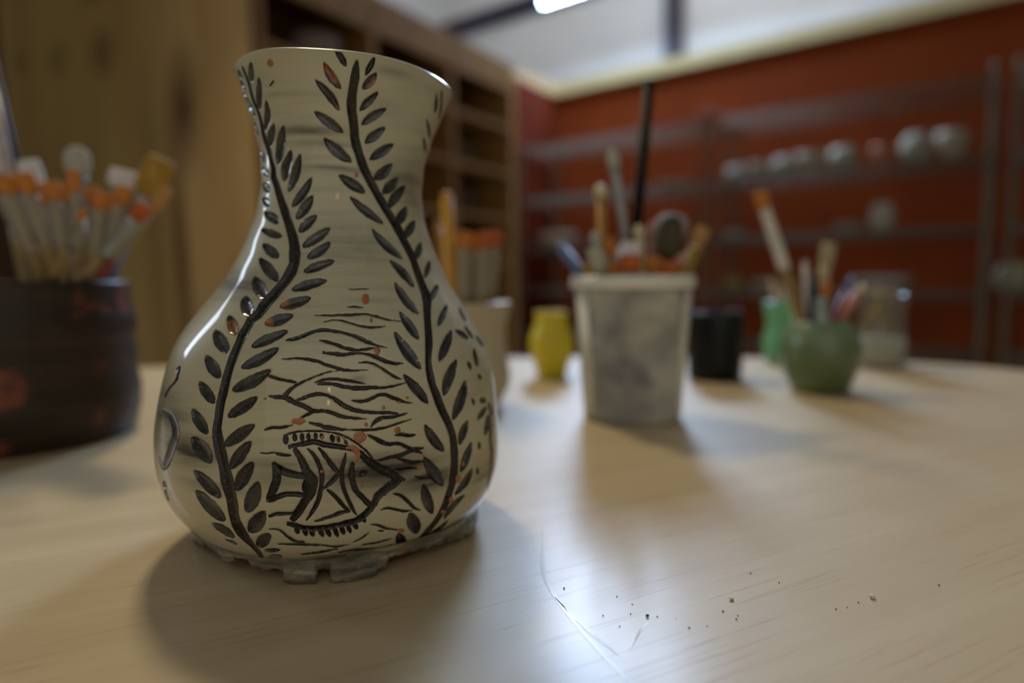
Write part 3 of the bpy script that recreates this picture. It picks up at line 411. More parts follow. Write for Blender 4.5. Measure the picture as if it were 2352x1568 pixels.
leaf 0 2 -1771 2478 -1781 2472 6 -6 5 0 20 0 0 -11 31 -6 11 -12 46 -5 15 -17 41 -12 20 -17 51 -11 26 -17 46 -17 21 -23 47 -18 30 -17 35 -22 26 -23 16 -23 41 -12 15 -23 31 -17 5 -17 31 -17 5 -18 25 -11 -15 -17 26 -6 -5 -5 25 0 15 0 -10 -6
leaf 0 2 -1786 2300 -1796 2300 5 0 0 -5 16 -5 -5 -12 20 -12 -5 -11 26 -11 -6 -23 25 -17 0 -23 31 -18 6 -23 21 -22 15 -23 20 -23 20 -28 21 -23 21 -23 25 -17 31 -23 11 -23 36 -12 5 -23 30 -17 5 -17 31 -5 5 -12 31 -6 -5 -11 15 -6 5 0 0 0
leaf 0 2 -1007 3113 -1027 3113 -10 -6 -11 0 0 -5 -35 -6 -15 -12 -52 -5 -26 -17 -66 -6 -31 -17 -67 -12 -46 -23 -72 -17 -41 -17 -71 -17 -56 -23 -57 -17 -41 -17 -56 -23 -62 -17 -36 -23 -51 -18 -31 -23 -51 -11 -10 -17 -57 -12 -5 -17 -41 -11 0 -12 -25 0 5 -11 0 -6 -15 0
leaf 0 2 -986 2936 -1012 2936 0 0 -5 0 5 -6 -26 0 0 -12 -46 -6 -5 -11 -51 -12 -11 -17 -56 -11 -25 -17 -57 -11 -31 -17 -46 -12 -46 -18 -46 -17 -41 -17 -41 -17 -62 -17 -26 -12 -56 -11 -20 -17 -56 -12 -16 -17 -41 -6 -5 -11 -41 -5 0 -12 -26 0 5 -6 5 0 -10 0
leaf 0 2 -740 2827 -761 2833 -5 0 0 0 0 -6 -46 -6 -11 -11 -51 -6 -20 -12 -51 -6 -26 -17 -72 -11 -31 -11 -62 -11 -35 -17 -66 -18 -52 -18 -52 -11 -61 -17 -35 -17 -41 -11 -41 -17 -57 -12 -21 -18 -56 -11 -10 -11 -41 -6 -10 -17 -41 -6 5 -6 -31 -5 5 -6 11 0 -10 0
leaf 0 2 -710 2649 -735 2649 -15 -5 -16 -5 0 -6 -20 0 5 -6 -41 -6 -15 -11 -51 -11 -16 -12 -52 -12 -20 -17 -51 -11 -26 -11 -46 -12 -41 -17 -41 -17 -36 -12 -31 -11 -61 -17 -25 -18 -41 -11 -16 -11 -46 -12 -10 -11 -36 -6 -10 -12 -36 -5 5 -6 -26 -6 5 -5 6 0 -10 0
leaf 0 2 -628 2495 -648 2495 -15 -6 -15 -6 -5 -5 -16 0 0 -6 -46 -11 -15 -12 -36 -6 -16 -11 -51 -11 -25 -12 -41 -12 -36 -17 -46 -11 -36 -11 -46 -17 -51 -17 -26 -12 -41 -12 -36 -17 -47 -11 -20 -11 -41 -12 -16 -12 -35 -5 -5 -6 -26 -6 -10 -11 -26 -6 -5 -6 5 0 -5 0
leaf 0 2 -735 2289 -740 2295 -5 0 -16 -6 -5 -6 -20 0 -6 -5 -41 -6 -25 -12 -41 -5 -31 -11 -41 -6 -31 -12 -51 -12 -36 -11 -52 -11 -35 -12 -46 -12 -47 -11 -36 -11 -46 -12 -30 -11 -46 -11 -21 -12 -31 -6 -20 -11 -35 -5 -16 -12 -31 -6 -5 -5 -16 0 0 -6 -5 -6 -10 0
leaf 0 2 -812 2123 -822 2123 0 0 -5 0 -10 -6 -31 -6 -26 -11 -36 -5 -26 -12 -41 -6 -41 -17 -51 -12 -35 -11 -57 -17 -47 -17 -46 -11 -41 -18 -51 -17 -51 -17 -36 -12 -41 -11 -36 -17 -41 -12 -31 -17 -36 -11 -20 -12 -30 -6 -15 -11 -26 -5 -6 -6 -21 -6 -5 -5 0 0 -10 -6
leaf 0 2 -1853 2077 -1863 2072 6 0 0 0 10 -5 0 -6 20 -6 -5 -12 21 -12 0 -17 20 -11 5 -17 31 -12 0 -23 21 -17 10 -17 20 -17 16 -23 10 -23 15 -17 16 -17 21 -17 5 -23 20 -17 0 -17 26 -12 0 -17 20 -11 -5 -12 21 -6 -5 -5 15 0 5 0 -5 -6
leaf 0 2 -1991 1928 -2001 1928 5 0 0 -5 16 -5 -5 -12 15 -12 0 -17 26 -17 5 -17 25 -17 0 -29 26 -17 15 -23 31 -23 16 -28 25 -29 20 -29 26 -23 26 -28 20 -22 30 -23 16 -29 36 -17 10 -23 31 -18 10 -17 31 -11 5 -17 25 -11 -5 -12 16 0 10 0 0 -6
leaf 0 2 -1955 1625 -1960 1619 5 0 0 0 10 -6 0 -5 21 -5 5 -17 25 -12 10 -18 26 -11 16 -17 31 -17 15 -23 36 -17 20 -23 25 -23 26 -22 26 -18 26 -18 26 -28 30 -22 20 -17 26 -18 10 -23 26 -17 5 -17 25 -6 6 -18 26 -11 0 -11 15 0 10 0 -5 -6
leaf 0 2 -1043 1928 -1058 1928 -10 -5 0 0 0 -6 -31 -5 -10 -11 -41 -12 -26 -18 -41 -11 -31 -22 -46 -12 -30 -23 -46 -17 -36 -23 -51 -23 -36 -17 -36 -17 -41 -23 -41 -23 -46 -23 -26 -23 -36 -17 -20 -17 -36 -12 -16 -17 -31 -11 -10 -17 -25 -6 -5 -12 -21 -6 0 -11 5 0 -10 0
leaf 0 2 -1161 1700 -1171 1705 -5 0 -5 0 -5 -12 -26 -5 -10 -11 -30 -12 -10 -17 -41 -11 -26 -23 -36 -12 -20 -23 -46 -23 -21 -29 -41 -23 -26 -23 -31 -22 -30 -23 -26 -29 -26 -23 -15 -23 -26 -22 -10 -29 -25 -18 -5 -22 -26 -17 5 -18 -20 -5 0 -17 -16 -6 10 -11 5 -6 -10 0
leaf 0 2 -1063 1534 -1079 1534 -5 -6 -5 0 5 -12 -20 -6 -5 -11 -26 -12 0 -23 -31 -17 -5 -28 -30 -23 -11 -29 -36 -17 -25 -29 -26 -28 -21 -28 -31 -23 -31 -29 -25 -29 -30 -29 -21 -28 -36 -17 -10 -23 -36 -17 -10 -29 -26 -17 -5 -17 -25 -6 0 -17 -21 -6 5 -12 5 -5 -10 0
leaf 0 2 -1724 1242 -1735 1242 0 0 5 -6 15 -6 -5 -6 15 -11 0 -11 21 -12 5 -17 26 -11 6 -23 20 -17 10 -23 26 -23 15 -23 25 -18 21 -23 21 -22 25 -23 20 -23 31 -23 21 -17 26 -17 15 -18 31 -11 10 -23 30 -12 6 -11 21 -5 0 -11 15 -6 5 0 0 0
leaf 0 2 -1735 996 -1745 996 0 0 5 -6 16 -6 -5 -6 20 -11 0 -17 21 -12 0 -17 25 -17 10 -23 31 -23 11 -29 31 -23 10 -28 26 -23 20 -29 20 -28 26 -28 21 -29 26 -23 10 -23 30 -23 15 -28 31 -17 5 -18 26 -12 0 -17 25 -11 0 -11 21 -6 5 0 -5 -6
leaf 0 2 -1745 773 -1755 773 0 -6 0 -6 10 -6 -5 -6 16 -11 -5 -11 15 -18 -6 -18 15 -22 -5 -22 16 -23 0 -23 20 -23 0 -29 11 -29 11 -29 15 -28 15 -28 10 -23 15 -29 5 -29 26 -28 6 -23 20 -18 0 -23 26 -22 0 -17 21 -12 -6 -6 15 -11 11 -5 -5 0
leaf 0 2 -1888 544 -1904 544 0 0 0 0 10 -6 -5 -6 15 -6 -5 -12 21 -17 -5 -17 20 -11 -10 -17 21 -23 0 -17 20 -17 0 -23 10 -23 10 -23 16 -23 5 -17 10 -29 20 -23 0 -23 21 -23 0 -17 20 -17 -5 -17 21 -17 -10 -12 26 -12 -5 -11 20 -11 10 0 -5 0
leaf 0 2 -2006 361 -2017 361 0 0 0 0 10 -6 -5 -6 15 -6 -5 -6 11 -11 -5 -11 20 -12 -5 -12 15 -11 0 -17 11 -12 5 -17 15 -17 0 -17 10 -17 15 -17 5 -17 11 -18 6 -12 20 -17 0 -17 21 -11 0 -17 20 -12 -6 -11 16 -5 -5 -6 15 -6 5 0 0 -6
leaf 0 2 -2099 252 -2104 252 0 0 0 0 11 -6 -5 -6 10 -6 -5 -11 20 -11 -5 -12 16 -17 -5 -11 15 -17 0 -17 21 -23 5 -18 15 -23 0 -17 21 -29 5 -17 0 -17 21 -23 5 -23 10 -17 0 -17 15 -17 -11 -11 21 -17 -5 -12 20 -17 -10 0 16 -6 10 -6 -6 -6
leaf 0 2 -1089 1207 -1099 1213 0 0 -5 0 0 -5 -10 -6 0 -12 -21 0 -5 -11 -20 -11 -5 -17 -31 -6 -5 -18 -26 -11 -10 -17 -20 -17 -16 -17 -16 -18 -15 -11 -15 -17 -10 -17 -10 -17 -21 -12 0 -17 -20 -11 0 -17 -16 -12 5 -12 -15 -6 5 -11 -16 0 10 -12 6 -5 -5 0
leaf 0 2 -1032 1024 -1048 1030 -6 0 0 -6 6 -11 -15 0 0 -12 -21 -5 -6 -17 -20 -12 0 -23 -26 -17 -10 -23 -25 -17 -15 -22 -26 -17 -16 -23 -21 -23 -20 -23 -15 -23 -21 -23 -15 -23 -25 -17 -5 -23 -21 -12 -6 -17 -25 -11 0 -23 -21 -6 0 -11 -10 -6 6 -12 0 0 -6 0
leaf 0 2 -1022 784 -1038 790 -5 0 6 -6 0 -11 -21 0 0 -12 -20 -6 -5 -23 -26 -11 -11 -17 -26 -12 -15 -23 -30 -11 -21 -23 -26 -17 -20 -23 -31 -17 -36 -17 -25 -18 -36 -11 -21 -17 -36 -12 -20 -17 -25 -11 -16 -17 -31 0 -15 -12 -21 -6 0 -17 -15 0 -5 -5 -5 0 -5 0
leaf 0 2 -1140 561 -1140 561 0 -6 -5 0 -5 -6 -16 0 -10 -11 -30 0 -21 -12 -31 0 -20 -11 -36 -6 -26 -17 -36 -6 -26 -17 -31 -17 -25 -17 -35 -11 -26 -18 -26 -23 -20 -17 -21 -17 -21 -17 -10 -23 -26 -11 -10 -23 -15 -12 0 -23 -10 -11 5 -17 -16 0 5 -12 6 -6 -5 0
leaf 0 2 -1319 338 -1325 338 0 -6 0 0 0 -6 -15 0 -6 -11 -10 -6 -5 -12 -26 0 0 -23 -25 -6 -20 -11 -21 -11 -16 -17 -20 -12 -15 -17 -31 -5 -26 -12 -21 -12 -35 -6 -25 -11 -26 -5 -26 -6 -41 5 -15 -11 -26 0 -11 -12 -20 0 -10 -6 -16 6 5 -11 0 -6 -10 6
mark 0 0 -4051 3805 -4057 3805 0 0 0 0 0 0 -5 0 -6 0 -5 0 -5 -5 -10 0 -5 0 -10 -5 -10 -6 -16 0 -15 -6 -10 -6 -11 0 -15 0 -15 -5 -11 -6 -21 -6 -15 -5 -10 0 -10 0 -15 0 -10 -6 -10 -6 -11 0 -11 0 -5 0 -5 0 -5 -6 0 0 0 0
mark 0 0 -653 3897 -663 3897 5 0 -6 -6 15 -6 0 0 21 -5 -5 -11 25 -6 0 -6 31 -6 11 -11 31 -11 5 -12 31 -12 10 -17 25 -11 15 -11 16 -17 21 -12 20 -12 25 -11 11 -11 26 -12 0 -12 31 -11 0 -11 25 -6 -6 -6 26 -6 -5 -6 26 0 11 0 -10 -5
mark 0 0 -515 3948 -530 3943 0 -5 5 0 31 0 5 -6 26 -12 10 -11 51 -5 26 -12 41 -18 21 -17 51 -17 35 -17 57 -17 36 -17 61 -17 46 -18 56 -17 31 -22 26 -23 41 -18 36 -17 41 -17 15 -17 31 -17 -10 -18 36 -11 0 -11 20 -12 0 -6 26 -6 -10 -6 5 0
mark 0 0 -653 3691 -674 3685 0 0 5 0 20 -6 6 -5 26 -5 10 -6 41 -6 15 -6 51 -6 26 -11 52 -6 25 -12 56 -11 36 -11 51 -12 41 -12 57 -11 41 -11 46 -11 47 -12 30 -12 46 -11 26 -11 51 -6 5 -12 46 -5 16 -5 41 -6 -6 -6 36 0 16 0 -15 -6
mark 0 0 -571 3548 -587 3548 0 0 -5 -6 15 -6 11 0 31 0 0 -6 31 -6 15 -5 36 -5 10 -12 51 -6 21 -11 36 -11 36 -6 56 -6 25 -11 36 -12 41 -12 56 -5 52 -5 31 -12 56 -6 41 -5 51 -6 0 -12 46 -6 41 0 57 0 -5 -6 10 -5 15 0 5 0
mark 0 0 -956 1928 -966 1923 6 0 0 0 15 0 -5 -6 20 0 5 -6 21 -5 10 -5 36 0 11 -6 31 -6 10 -12 35 -6 15 -5 31 -5 21 -12 16 -12 25 -5 15 -11 21 -6 15 -6 26 -6 5 -11 25 -6 6 -6 31 0 -11 -12 15 -5 0 0 21 0 11 0 0 0
mark 0 0 -346 2094 -366 2094 6 0 0 0 0 -5 -31 -5 0 -6 -31 -6 5 -6 -20 -6 10 -5 -36 -11 -10 -12 -31 -12 -16 -11 -15 -11 -10 -12 -10 -12 -15 -11 -6 -11 -16 -12 0 -11 0 -5 11 -12 -20 -12 20 -6 -10 -6 16 -5 -11 -5 10 -6 -15 -6 20 0 5 0 0 0
mark 0 0 -633 1946 -643 1946 5 0 0 0 6 -6 -5 -6 20 0 -5 -6 15 -6 -5 -6 21 -6 -5 -11 5 -11 5 -6 10 -11 0 -11 21 -6 5 -12 5 -12 5 -11 -5 -11 20 -6 0 -11 6 -11 -5 -6 15 -6 -11 -12 15 -6 -5 -5 11 -5 -5 0 15 0 10 0 -10 -6
mark 0 0 -376 1854 -392 1854 5 0 0 0 15 0 -15 -6 21 -6 -10 -5 25 -5 -11 -6 26 -6 -5 -6 20 -12 -5 -11 26 -11 0 -12 21 -11 10 -5 0 -6 16 -12 5 -12 20 -11 10 -11 21 -6 -15 -6 31 -11 0 -11 25 -6 -21 0 26 -6 -5 -6 15 0 10 0 -5 0
mark 0 0 -679 1768 -689 1768 5 0 0 0 5 -5 -15 -5 6 -6 -16 -6 5 -12 -20 -12 0 -11 -16 -11 0 -12 -10 -12 0 -11 -10 -11 -5 -17 -10 -17 -6 -17 -6 -12 -10 -12 6 -17 -10 -11 5 -11 -10 -12 5 -12 -16 -11 10 -11 -10 -6 10 -6 -5 -6 11 -6 0 0 -6 0
mark 0 0 -940 1677 -950 1677 0 0 0 0 10 0 -6 -6 5 -6 -5 0 5 -6 -5 -6 11 0 -5 -5 10 -5 -5 -6 5 -6 0 -6 0 -6 5 -6 0 -11 0 -5 0 -6 5 -6 -5 -6 5 -6 0 -6 11 -6 -5 -5 10 -5 -11 0 5 0 -5 0 5 -6 5 -6 0 0
mark 0 0 -761 1562 -771 1562 0 0 0 0 5 0 -5 0 11 0 0 -5 10 -5 -5 0 10 0 0 -6 15 -6 0 -6 6 -6 5 -6 10 -6 0 -5 5 -5 10 -6 0 -6 0 0 0 -6 10 -6 -5 0 11 -6 -5 -6 10 0 0 -5 10 -5 -11 0 5 0 6 0 0 0
mark 0 0 -971 1379 -981 1379 0 0 0 0 0 0 0 0 10 -6 -5 -6 0 0 -5 0 11 -5 0 -5 5 -6 -6 -6 5 -6 0 -6 0 -5 6 -5 5 -6 5 -6 0 -6 5 -6 0 -6 5 -6 0 0 10 -5 0 -5 5 0 -5 0 11 -6 0 -6 0 0 0 0 0 0
mark 0 0 -551 1299 -561 1299 0 0 -5 0 21 -6 -15 0 20 -5 -6 -6 26 -12 0 -11 26 -11 -10 -6 20 -12 5 -11 21 -11 0 -12 25 -17 5 -11 11 -12 11 -12 -6 -11 20 -11 0 -12 26 -17 -15 -5 10 -6 5 -12 26 -11 -25 0 15 -6 -6 -6 21 -6 6 0 -11 0
mark 0 0 -648 1270 -653 1270 0 0 -5 0 0 -5 -26 6 -5 -6 -15 -6 0 -12 -26 0 -16 -5 -26 -5 -10 -12 -30 0 -25 -5 -26 -6 -16 -12 -20 -12 -31 -6 -21 -5 -25 -5 -20 -6 -26 -6 -11 -11 -31 0 -5 -12 -20 0 -5 -6 -15 -6 -5 -5 -16 6 0 -6 5 -6 -5 0
mark 0 0 -622 1196 -633 1196 10 -6 0 0 10 -5 -10 -6 15 -12 -15 -5 11 -11 -11 -12 0 -12 -10 -11 10 -17 -15 -12 0 -17 -16 -11 -10 -17 -5 -17 -16 -17 -10 -12 -20 -12 -5 -17 -26 -11 -5 -11 -25 -6 -5 -12 -16 -12 0 -11 -25 0 5 -12 -11 -5 5 -6 0 0 -10 0
mark 0 0 -802 1345 -807 1345 5 11 10 -12 21 6 11 -5 25 0 30 -12 36 0 26 -6 31 -6 31 0 31 -11 36 0 15 -6 20 6 5 -11 15 6
mark 0 0 -689 1110 -704 1116 0 0 0 0 0 0 0 -6 5 -6 -11 0 5 -5 0 -6 5 -6 -15 0 0 -6 -5 -5 0 -5 5 -12 0 -6 -5 -5 5 -12 0 -6 0 -5 5 -6 0 -6 10 -11 -5 -6 5 -6 -10 0 5 -6 0 -6 11 -6 -5 0 0 0 0 0 0 0
mark 0 0 -879 1007 -884 1007 0 0 0 0 11 -6 -5 0 0 0 -5 -6 5 -5 -5 0 10 -6 -5 -5 0 -6 -5 -6 10 -11 0 -6 0 -6 -6 -5 0 -6 6 -6 -5 -5 5 -12 -5 -6 5 -5 0 -6 5 -6 -10 0 5 -6 0 -6 5 0 -5 0 5 -6 0 0 0 0
mark 0 0 -925 773 -935 773 5 -6 0 0 0 0 0 -6 11 -6 -5 0 5 -6 -5 0 5 -5 0 -6 5 -6 -5 -6 5 -6 0 -5 0 -6 0 -6 0 -5 0 -6 0 -6 5 -6 0 -6 5 -5 -10 0 5 -6 0 -5 10 -6 -5 0 5 -5 0 -6 5 0 0 0 -5 0
mark 0 0 -484 1185 -581 1196 5 -29 0 -29 5 -29 -6 -23 5 -28 6 -28 6 -29 -11 -23 -16 -23 0 -29 -5 -28 -10 -23 -15 -23 -5 -28 -11 -29 -5 -29 11 -34 0 -28 0 -29 10 -35 15 -34 5 -28 10 -35 10 -35 -5 -28 0 -28 5 -34 -10 -29 11 -35 -20 -23 -6 -28 -11 -28 6 -35 -10 -29 -16 -28 -5 -29 -10 -29 -5 -28 -10 -29 5 -35 -6 -28 -5 -28 11 -35 26 -40 10 -34 15 -35 51 -46 46 -45 108 -63 51 -46 -31 -17 154 -74
curl 0 0 -4748 1528 -4728 1528 -6 23 46 23 57 28 5 17 36 -22 -15 -11 10 -29 0 -29 5 -23 5 -23 5 -23 -5 -23 -20 -23 -21 -23 -41 -23 -41 -23 -46 -23 -56 -23 -47 -28 -41 -22 -25 -23 -36 -29 -21 -23 -31 -29 -36 -29 -20 -23
ring 1 0 -4851 1236 -4907 1190 108 6 102 0 92 0 77 0 82 -6 46 -5 61 -17 41 -12 36 -23 36 -11 36 -17 36 -18 26 -23 26 -17 20 -23 20 -17 16 -23 10 -17 5 -23 5 -17 -5 -28 -10 -23 -16 -29 -15 -23 -10 -23 -16 -23 -15 -23 -20 -28 -11 -23 -10 -23 -15 -23 -16 -23 -20 -22 -20 -23 -21 -23 -26 -29 -36 -35 -25 -34 -46 -34 -26 -23 -123 -34 46 6 -77 11 -20 0 -46 17 -57 11 -15 23 -36 17 -26 17 -46 12
mark 0 0 -4723 698 -4743 692 0 0 5 0 10 0 -16 -5 11 0 6 0 15 0 -11 -6 10 0 -5 -6 5 -6 -20 -11 16 0 15 0 0 -5 0 -6 0 -6 0 -6 0 -6 0 -5 -5 -5 21 0 -5 -6 15 0 5 0 15 0 -11 -6 11 0 -10 -6 20 5 0 0 -15 -5
mark 0 0 -4728 635 -4748 629 0 0 0 0 10 0 5 0 0 -6 -26 -11 0 -5 -5 -6 21 0 -15 -11 -10 -12 -16 -12 10 -5 -10 -11 10 -6 -10 -11 -10 -12 10 -6 -10 -11 -10 -12 -16 -11 5 -5 0 -6 5 -6 -20 -12 20 0 -11 -5 0 -6 -10 -6 11 0 5 0 0 0
wave_line 0 0 -3001 2037 -2996 2031 41 0 36 0 41 0 41 0 36 6 41 0 41 0 36 0 41 0 41 0 36 0 41 0 41 6 36 6 41 0 41 0 36 0 41 0 41 5 36 0 41 0 41 0 41 0 41 0 41 6 41 6 41 0 41 0 41 0 41 6 41 0 36 0 41 0 41 0 41 -6 41 -6 41 -5 36 -6 41 0 41 -6 41 -12 36 -5 36 -6 41 -6 41 -5 41 -6 36 -6 41 -5 41 -6 41 0 46 0 46 0 41 -5 41 -6 46 0 46 0
wave_line 0 0 -2883 1991 -2878 1986 36 6 36 5 41 6 36 6 36 6 36 6 41 0 41 0 36 0 36 0 41 0 41 -6 41 -6 36 -6 36 -6 41 -5 41 -6 36 -6 36 -5 36 -6 36 -6 35 -5 41 -6 36 -6 35 0 41 -6 36 -5 36 0 41 0 41 -6 36 0 41 0 41 0 41 6 41 0 41 0 41 0 41 6 46 5 41 6
wave_line 0 0 -2580 2237 -2580 2237 46 0 46 -5 46 0 46 0 46 0 46 0 51 6 51 5 46 0 46 0 52 0 52 0 46 0 51 6
wave_line 0 0 -2601 2106 -2601 2106 46 0 46 -6 46 6 46 0 47 0 47 0 46 -6 46 0 46 0 46 0
wave_line 0 0 -3277 1854 -3272 1848 30 12 36 0 31 5 35 0 31 6 36 6 31 6 31 6 30 11 31 11 31 6 31 6 31 11 30 11 31 6 31 12 30 11 31 6 36 6 31 11 36 6 30 0 36 6 36 6 41 0 36 0 36 0 31 0 41 -6 36 0 36 0 41 -6 36 -6 36 0 36 0 30 0 35 -6 36 -6 36 -5 36 -5 36 -6 36 -6 41 -6 31 -6 36 0 36 -11 36 -11 30 -6 31 -6 31 -11 36 -11 31 -6 25 -12 31 -12 36 -5 36 -5 31 -12 35 -6 31 -11 36 -6 30 -6 36 -6 36 -6 36 -5 36 -6 36 0 36 -5 36 -6
wave_line 0 0 -2898 1866 -2898 1860 36 0 36 -6 36 0 36 -6 36 -6 30 -5 35 -6 36 -6 36 -6 36 -6 36 -5 31 -6 31 -6 36 -11 36 -12 31 -6 36 -5 35 -5 30 0 36 -6 36 -6 36 -6 31 -6 36 0 36 0 36 0 36 6 36 6 36 0 36 0 36 6 36 6 35 0 35 5 36 0 36 6
wave_line 0 0 -2842 1791 -2842 1774 36 -6 36 -6 31 0 31 0 36 0 31 -5 31 0 36 0 30 0 30 -6 36 -5 31 0 31 0 36 0 31 0 36 6 30 5 31 5 36 0 30 0 31 0 31 6 36 0 36 0 36 0 31 0 31 -5 30 -6 35 0 36 -5 36 -6 31 -6 31 -6 31 -12 36 -5 25 -5 31 -12 31 -12 30 -6 31 -6 26 -11 31 -11 36 -6 36 -6 31 -6 35 -5 30 -5 36 -6 36 -6 36 0 36 0 36 6 36 -6 41 0
wave_line 0 0 -3277 1722 -3277 1722 30 6 30 0 36 0 36 0 31 6 36 0 31 0 31 6 36 6 31 0 30 0 35 0 36 0 31 0 31 0 36 -6 36 0 31 0 36 -6 31 -5 30 0 35 -6 36 -6 31 0 31 -6 31 -6 31 -11 31 -11 31 -6 31 -6 30 -5 30 -6 36 -6 31 -5 31 -6 31 -6 31 -6 31 -6 25 -5 35 -5 31 -6 31 -6 36 0 31 0 31 -6 36 0 31 0 31 0 30 0 30 0 36 0 36 6 31 0 31 0 36 0 36 0 31 0 31 5
wave_line 0 0 -2457 1717 -2457 1711 30 0 36 0 36 5 30 0 36 0 36 0 36 -5 31 -6 36 -6 31 -5 31 -11 30 -12 30 -12 31 -11 31 -11 26 -12 31 -12 31 -17 31 -17 30 -11 25 -11 26 -12 31 -12 31 -17 31 -11 36 -11 31 -12 35 -6 35 -11 36 0
wave_line 0 0 -3370 1614 -3375 1597 36 -6 36 -6 36 -6 36 -6 31 -5 36 -6 36 -6 31 -5 30 0 35 0 36 -6 36 -6 31 0 31 0 36 -6 36 -6 31 -5 31 0
wave_line 0 0 -3195 1476 -3154 1459 20 18 15 17 21 17 10 18 20 17 21 17 26 11 20 17 25 18 21 11 26 5 25 12 26 12 26 11 30 11 26 12 26 6 25 11 31 11 26 6 25 6 25 11 31 11 31 12 26 6 26 5 31 12 31 6 30 5 25 12 26 6 31 5 31 6 31 6 36 0 31 6 30 6 30 0 31 5 31 6
wave_line 0 0 -3334 1471 -3334 1459 36 0 31 -5 31 0 36 -6 25 5 31 0 36 0 30 0 31 0 26 0 36 -5 26 -6 31 -6 25 -11 25 -11 31 -6 31 -12 31 -12 26 -6 30 -5 30 -5 26 -6 31 -12 31 -6 26 -6 25 -11 31 -11 31 -12 25 -11 31 -5 21 0 31 -6 31 -6 31 0 25 6 30 6 36 -6 26 0 31 0 31 -6 31 -6 25 -6 25 -6 26 -5 31 -5 31 -12 26 -12 25 -6 30 -5 31 -5 26 -6 31 -6 31 -6 31 0 25 0 30 0 31 -6 31 -6 31 0 31 0 31 -5 31 0 30 -6 30 0 31 0 31 0
wave_line 0 0 -3062 1448 -3052 1436 25 11 26 6 26 6 30 6 26 11 26 6 25 6 26 11 31 12 25 6 31 5 31 5 31 6 26 6 30 0 25 0 31 0 31 0 31 -6 26 0 31 -5 31 -6 30 -12 25 -11 31 -6 26 -6 26 -11 20 -17 25 -11 26 -11 26 -12 26 -18 26 -11 25 -11 25 -12 31 -11 26 -6 31 -6 31 -11 25 -12 25 -6 31 -5 31 -5 31 -6 26 -6 31 0 30 -6 30 -6 31 0 36 0 31 -6 31 -5 31 0 31 0 30 -5 30 0 31 0 31 0 31 0 31 -6 36 0 36 0 31 0 31 0 30 -6 30 -6 36 -6 36 0 31 -5 31 0
wave_line 0 0 -2893 1574 -2888 1568 26 11 26 6 25 6 31 5 31 11 25 6 31 0 31 6 31 6 31 0 30 0 25 0 31 0 31 0 31 0 31 0 36 -6 31 -6 30 0 30 0 31 -5 31 -6 31 0 31 0 31 -6 31 -5 30 -6 30 0 31 -6 31 -6 31 -5 31 0 26 -6 31 -6
wave_line 0 0 -2862 1568 -2862 1557 25 6 31 0 31 5 30 0 31 0 31 0 36 0 31 0 31 -5 25 0 30 0 31 -6 31 -6 31 -6 31 -6 31 -6 31 -5 30 -5 30 0 31 0 31 -6 31 -6 31 0 31 -6 31 0 30 0 25 0 36 0 31 0 31 0 36 0 31 0 31 0 31 6 30 0 30 0 36 0 36 0 31 -6 31 0 31 0 31 0 36 0 36 0 30 0 35 6 31 6 31 0 36 0 36 5 36 6 31 6 31 5 36 6 35 0 36 6 36 6 35 5
wave_line 0 0 -2514 1454 -2519 1448 31 0 31 -6 26 0 31 -6 30 0 36 -5 31 0 30 5 26 5 31 0 31 6 31 12 25 11 31 6 31 6 25 11 31 12 26 11 30 5 31 0 36 0 30 0 36 -5 26 -5 36 -12 31 -12 31 -11 30 -11 31 -6 31 -6 30 -11 31 -11 31 -12 36 -6 31 -11 36 -6 31 -6 36 -6 35 -6 35 0 36 -11 36 -5
wave_line 0 0 -2862 1368 -2873 1379 -26 -12 -25 -6 -26 -11 -31 -11 -25 -6 -26 -11 -26 -11 -20 -12 -31 -6 -26 -11
wave_line 0 0 -2319 1253 -2314 1253 10 23 21 17 16 23 20 12 25 17 26 11 31 12 25 6 36 5 31 11 36 0 31 0 36 0 31 0 36 0 36 0 30 0 35 6 36 6 36 6 36 0 36 6 31 6 31 5 41 0 36 12
wave_line 0 0 -3339 1230 -3334 1225 26 12 31 5 30 11 31 6 31 6 25 6 36 0 36 0 31 0 31 0 31 6 31 5 30 5 30 6 31 0 26 12 31 6 31 5
wave_line 0 0 -2914 1299 -2914 1288 31 0 31 -6 31 -6 26 -6 31 0 26 -6 31 -5 30 -5 25 -12 26 -12 26 0 31 -6 31 0 30 -5 25 -6 31 0 31 -5 26 0 31 -6 31 0 25 -6 30 -6 31 0 31 6 31 -6 31 0 25 0 25 0 31 0 31 -6 31 0 31 0 31 0 31 0 30 0 30 -6 31 0 31 0 31 0 31 0 26 0 31 0 30 0 30 0 31 6 31 6 31 0 31 0 31 0 31 6 30 6 30 5 31 6 31 6 31 5 36 6 31 6 31 6 35 6 31 5 31 6 30 6 31 0 31 6 36 5 36 6 36 6 31 5
wave_line 0 0 -2073 1190 -2068 1185 36 6 31 -6 31 6 31 0 36 -6 30 -6 35 -6 36 -6 31 -5 36 -5 31 0 36 5 36 -6 31 6
wave_line 0 0 -2345 1207 -2350 1202 31 -5 26 -17 31 -12 26 -12 26 -5 25 -11 30 -12 26 -18 31 -11 31 -11 26 -12 30 -11 20 -6 36 -6 31 -5 36 -6 31 0 31 6 36 0 31 0 35 -6 30 -6 36 -11 26 -6 31 -12 31 -17 31 -11 30 -11 31 -12 31 -12 30 -5 31 -11 36 -18 36 -12 31 -11 31 -5 31 -17 35 -12
wave_line 0 0 -1745 1064 -1745 1076 -36 -5 -36 0 -36 0 -41 6 -30 -6 -36 0 -31 -6 -41 0 -31 -6 -30 -12 -31 -5 -31 -11 -36 -12 -31 -6 -35 0 -26 -6 -31 -5 -35 0 -31 0 -31 -6 -36 0 -31 0 -31 -6 -31 -5 -30 0 -30 -6 -31 -6 -31 -6 -31 0 -31 -5 -31 -6 -31 -6
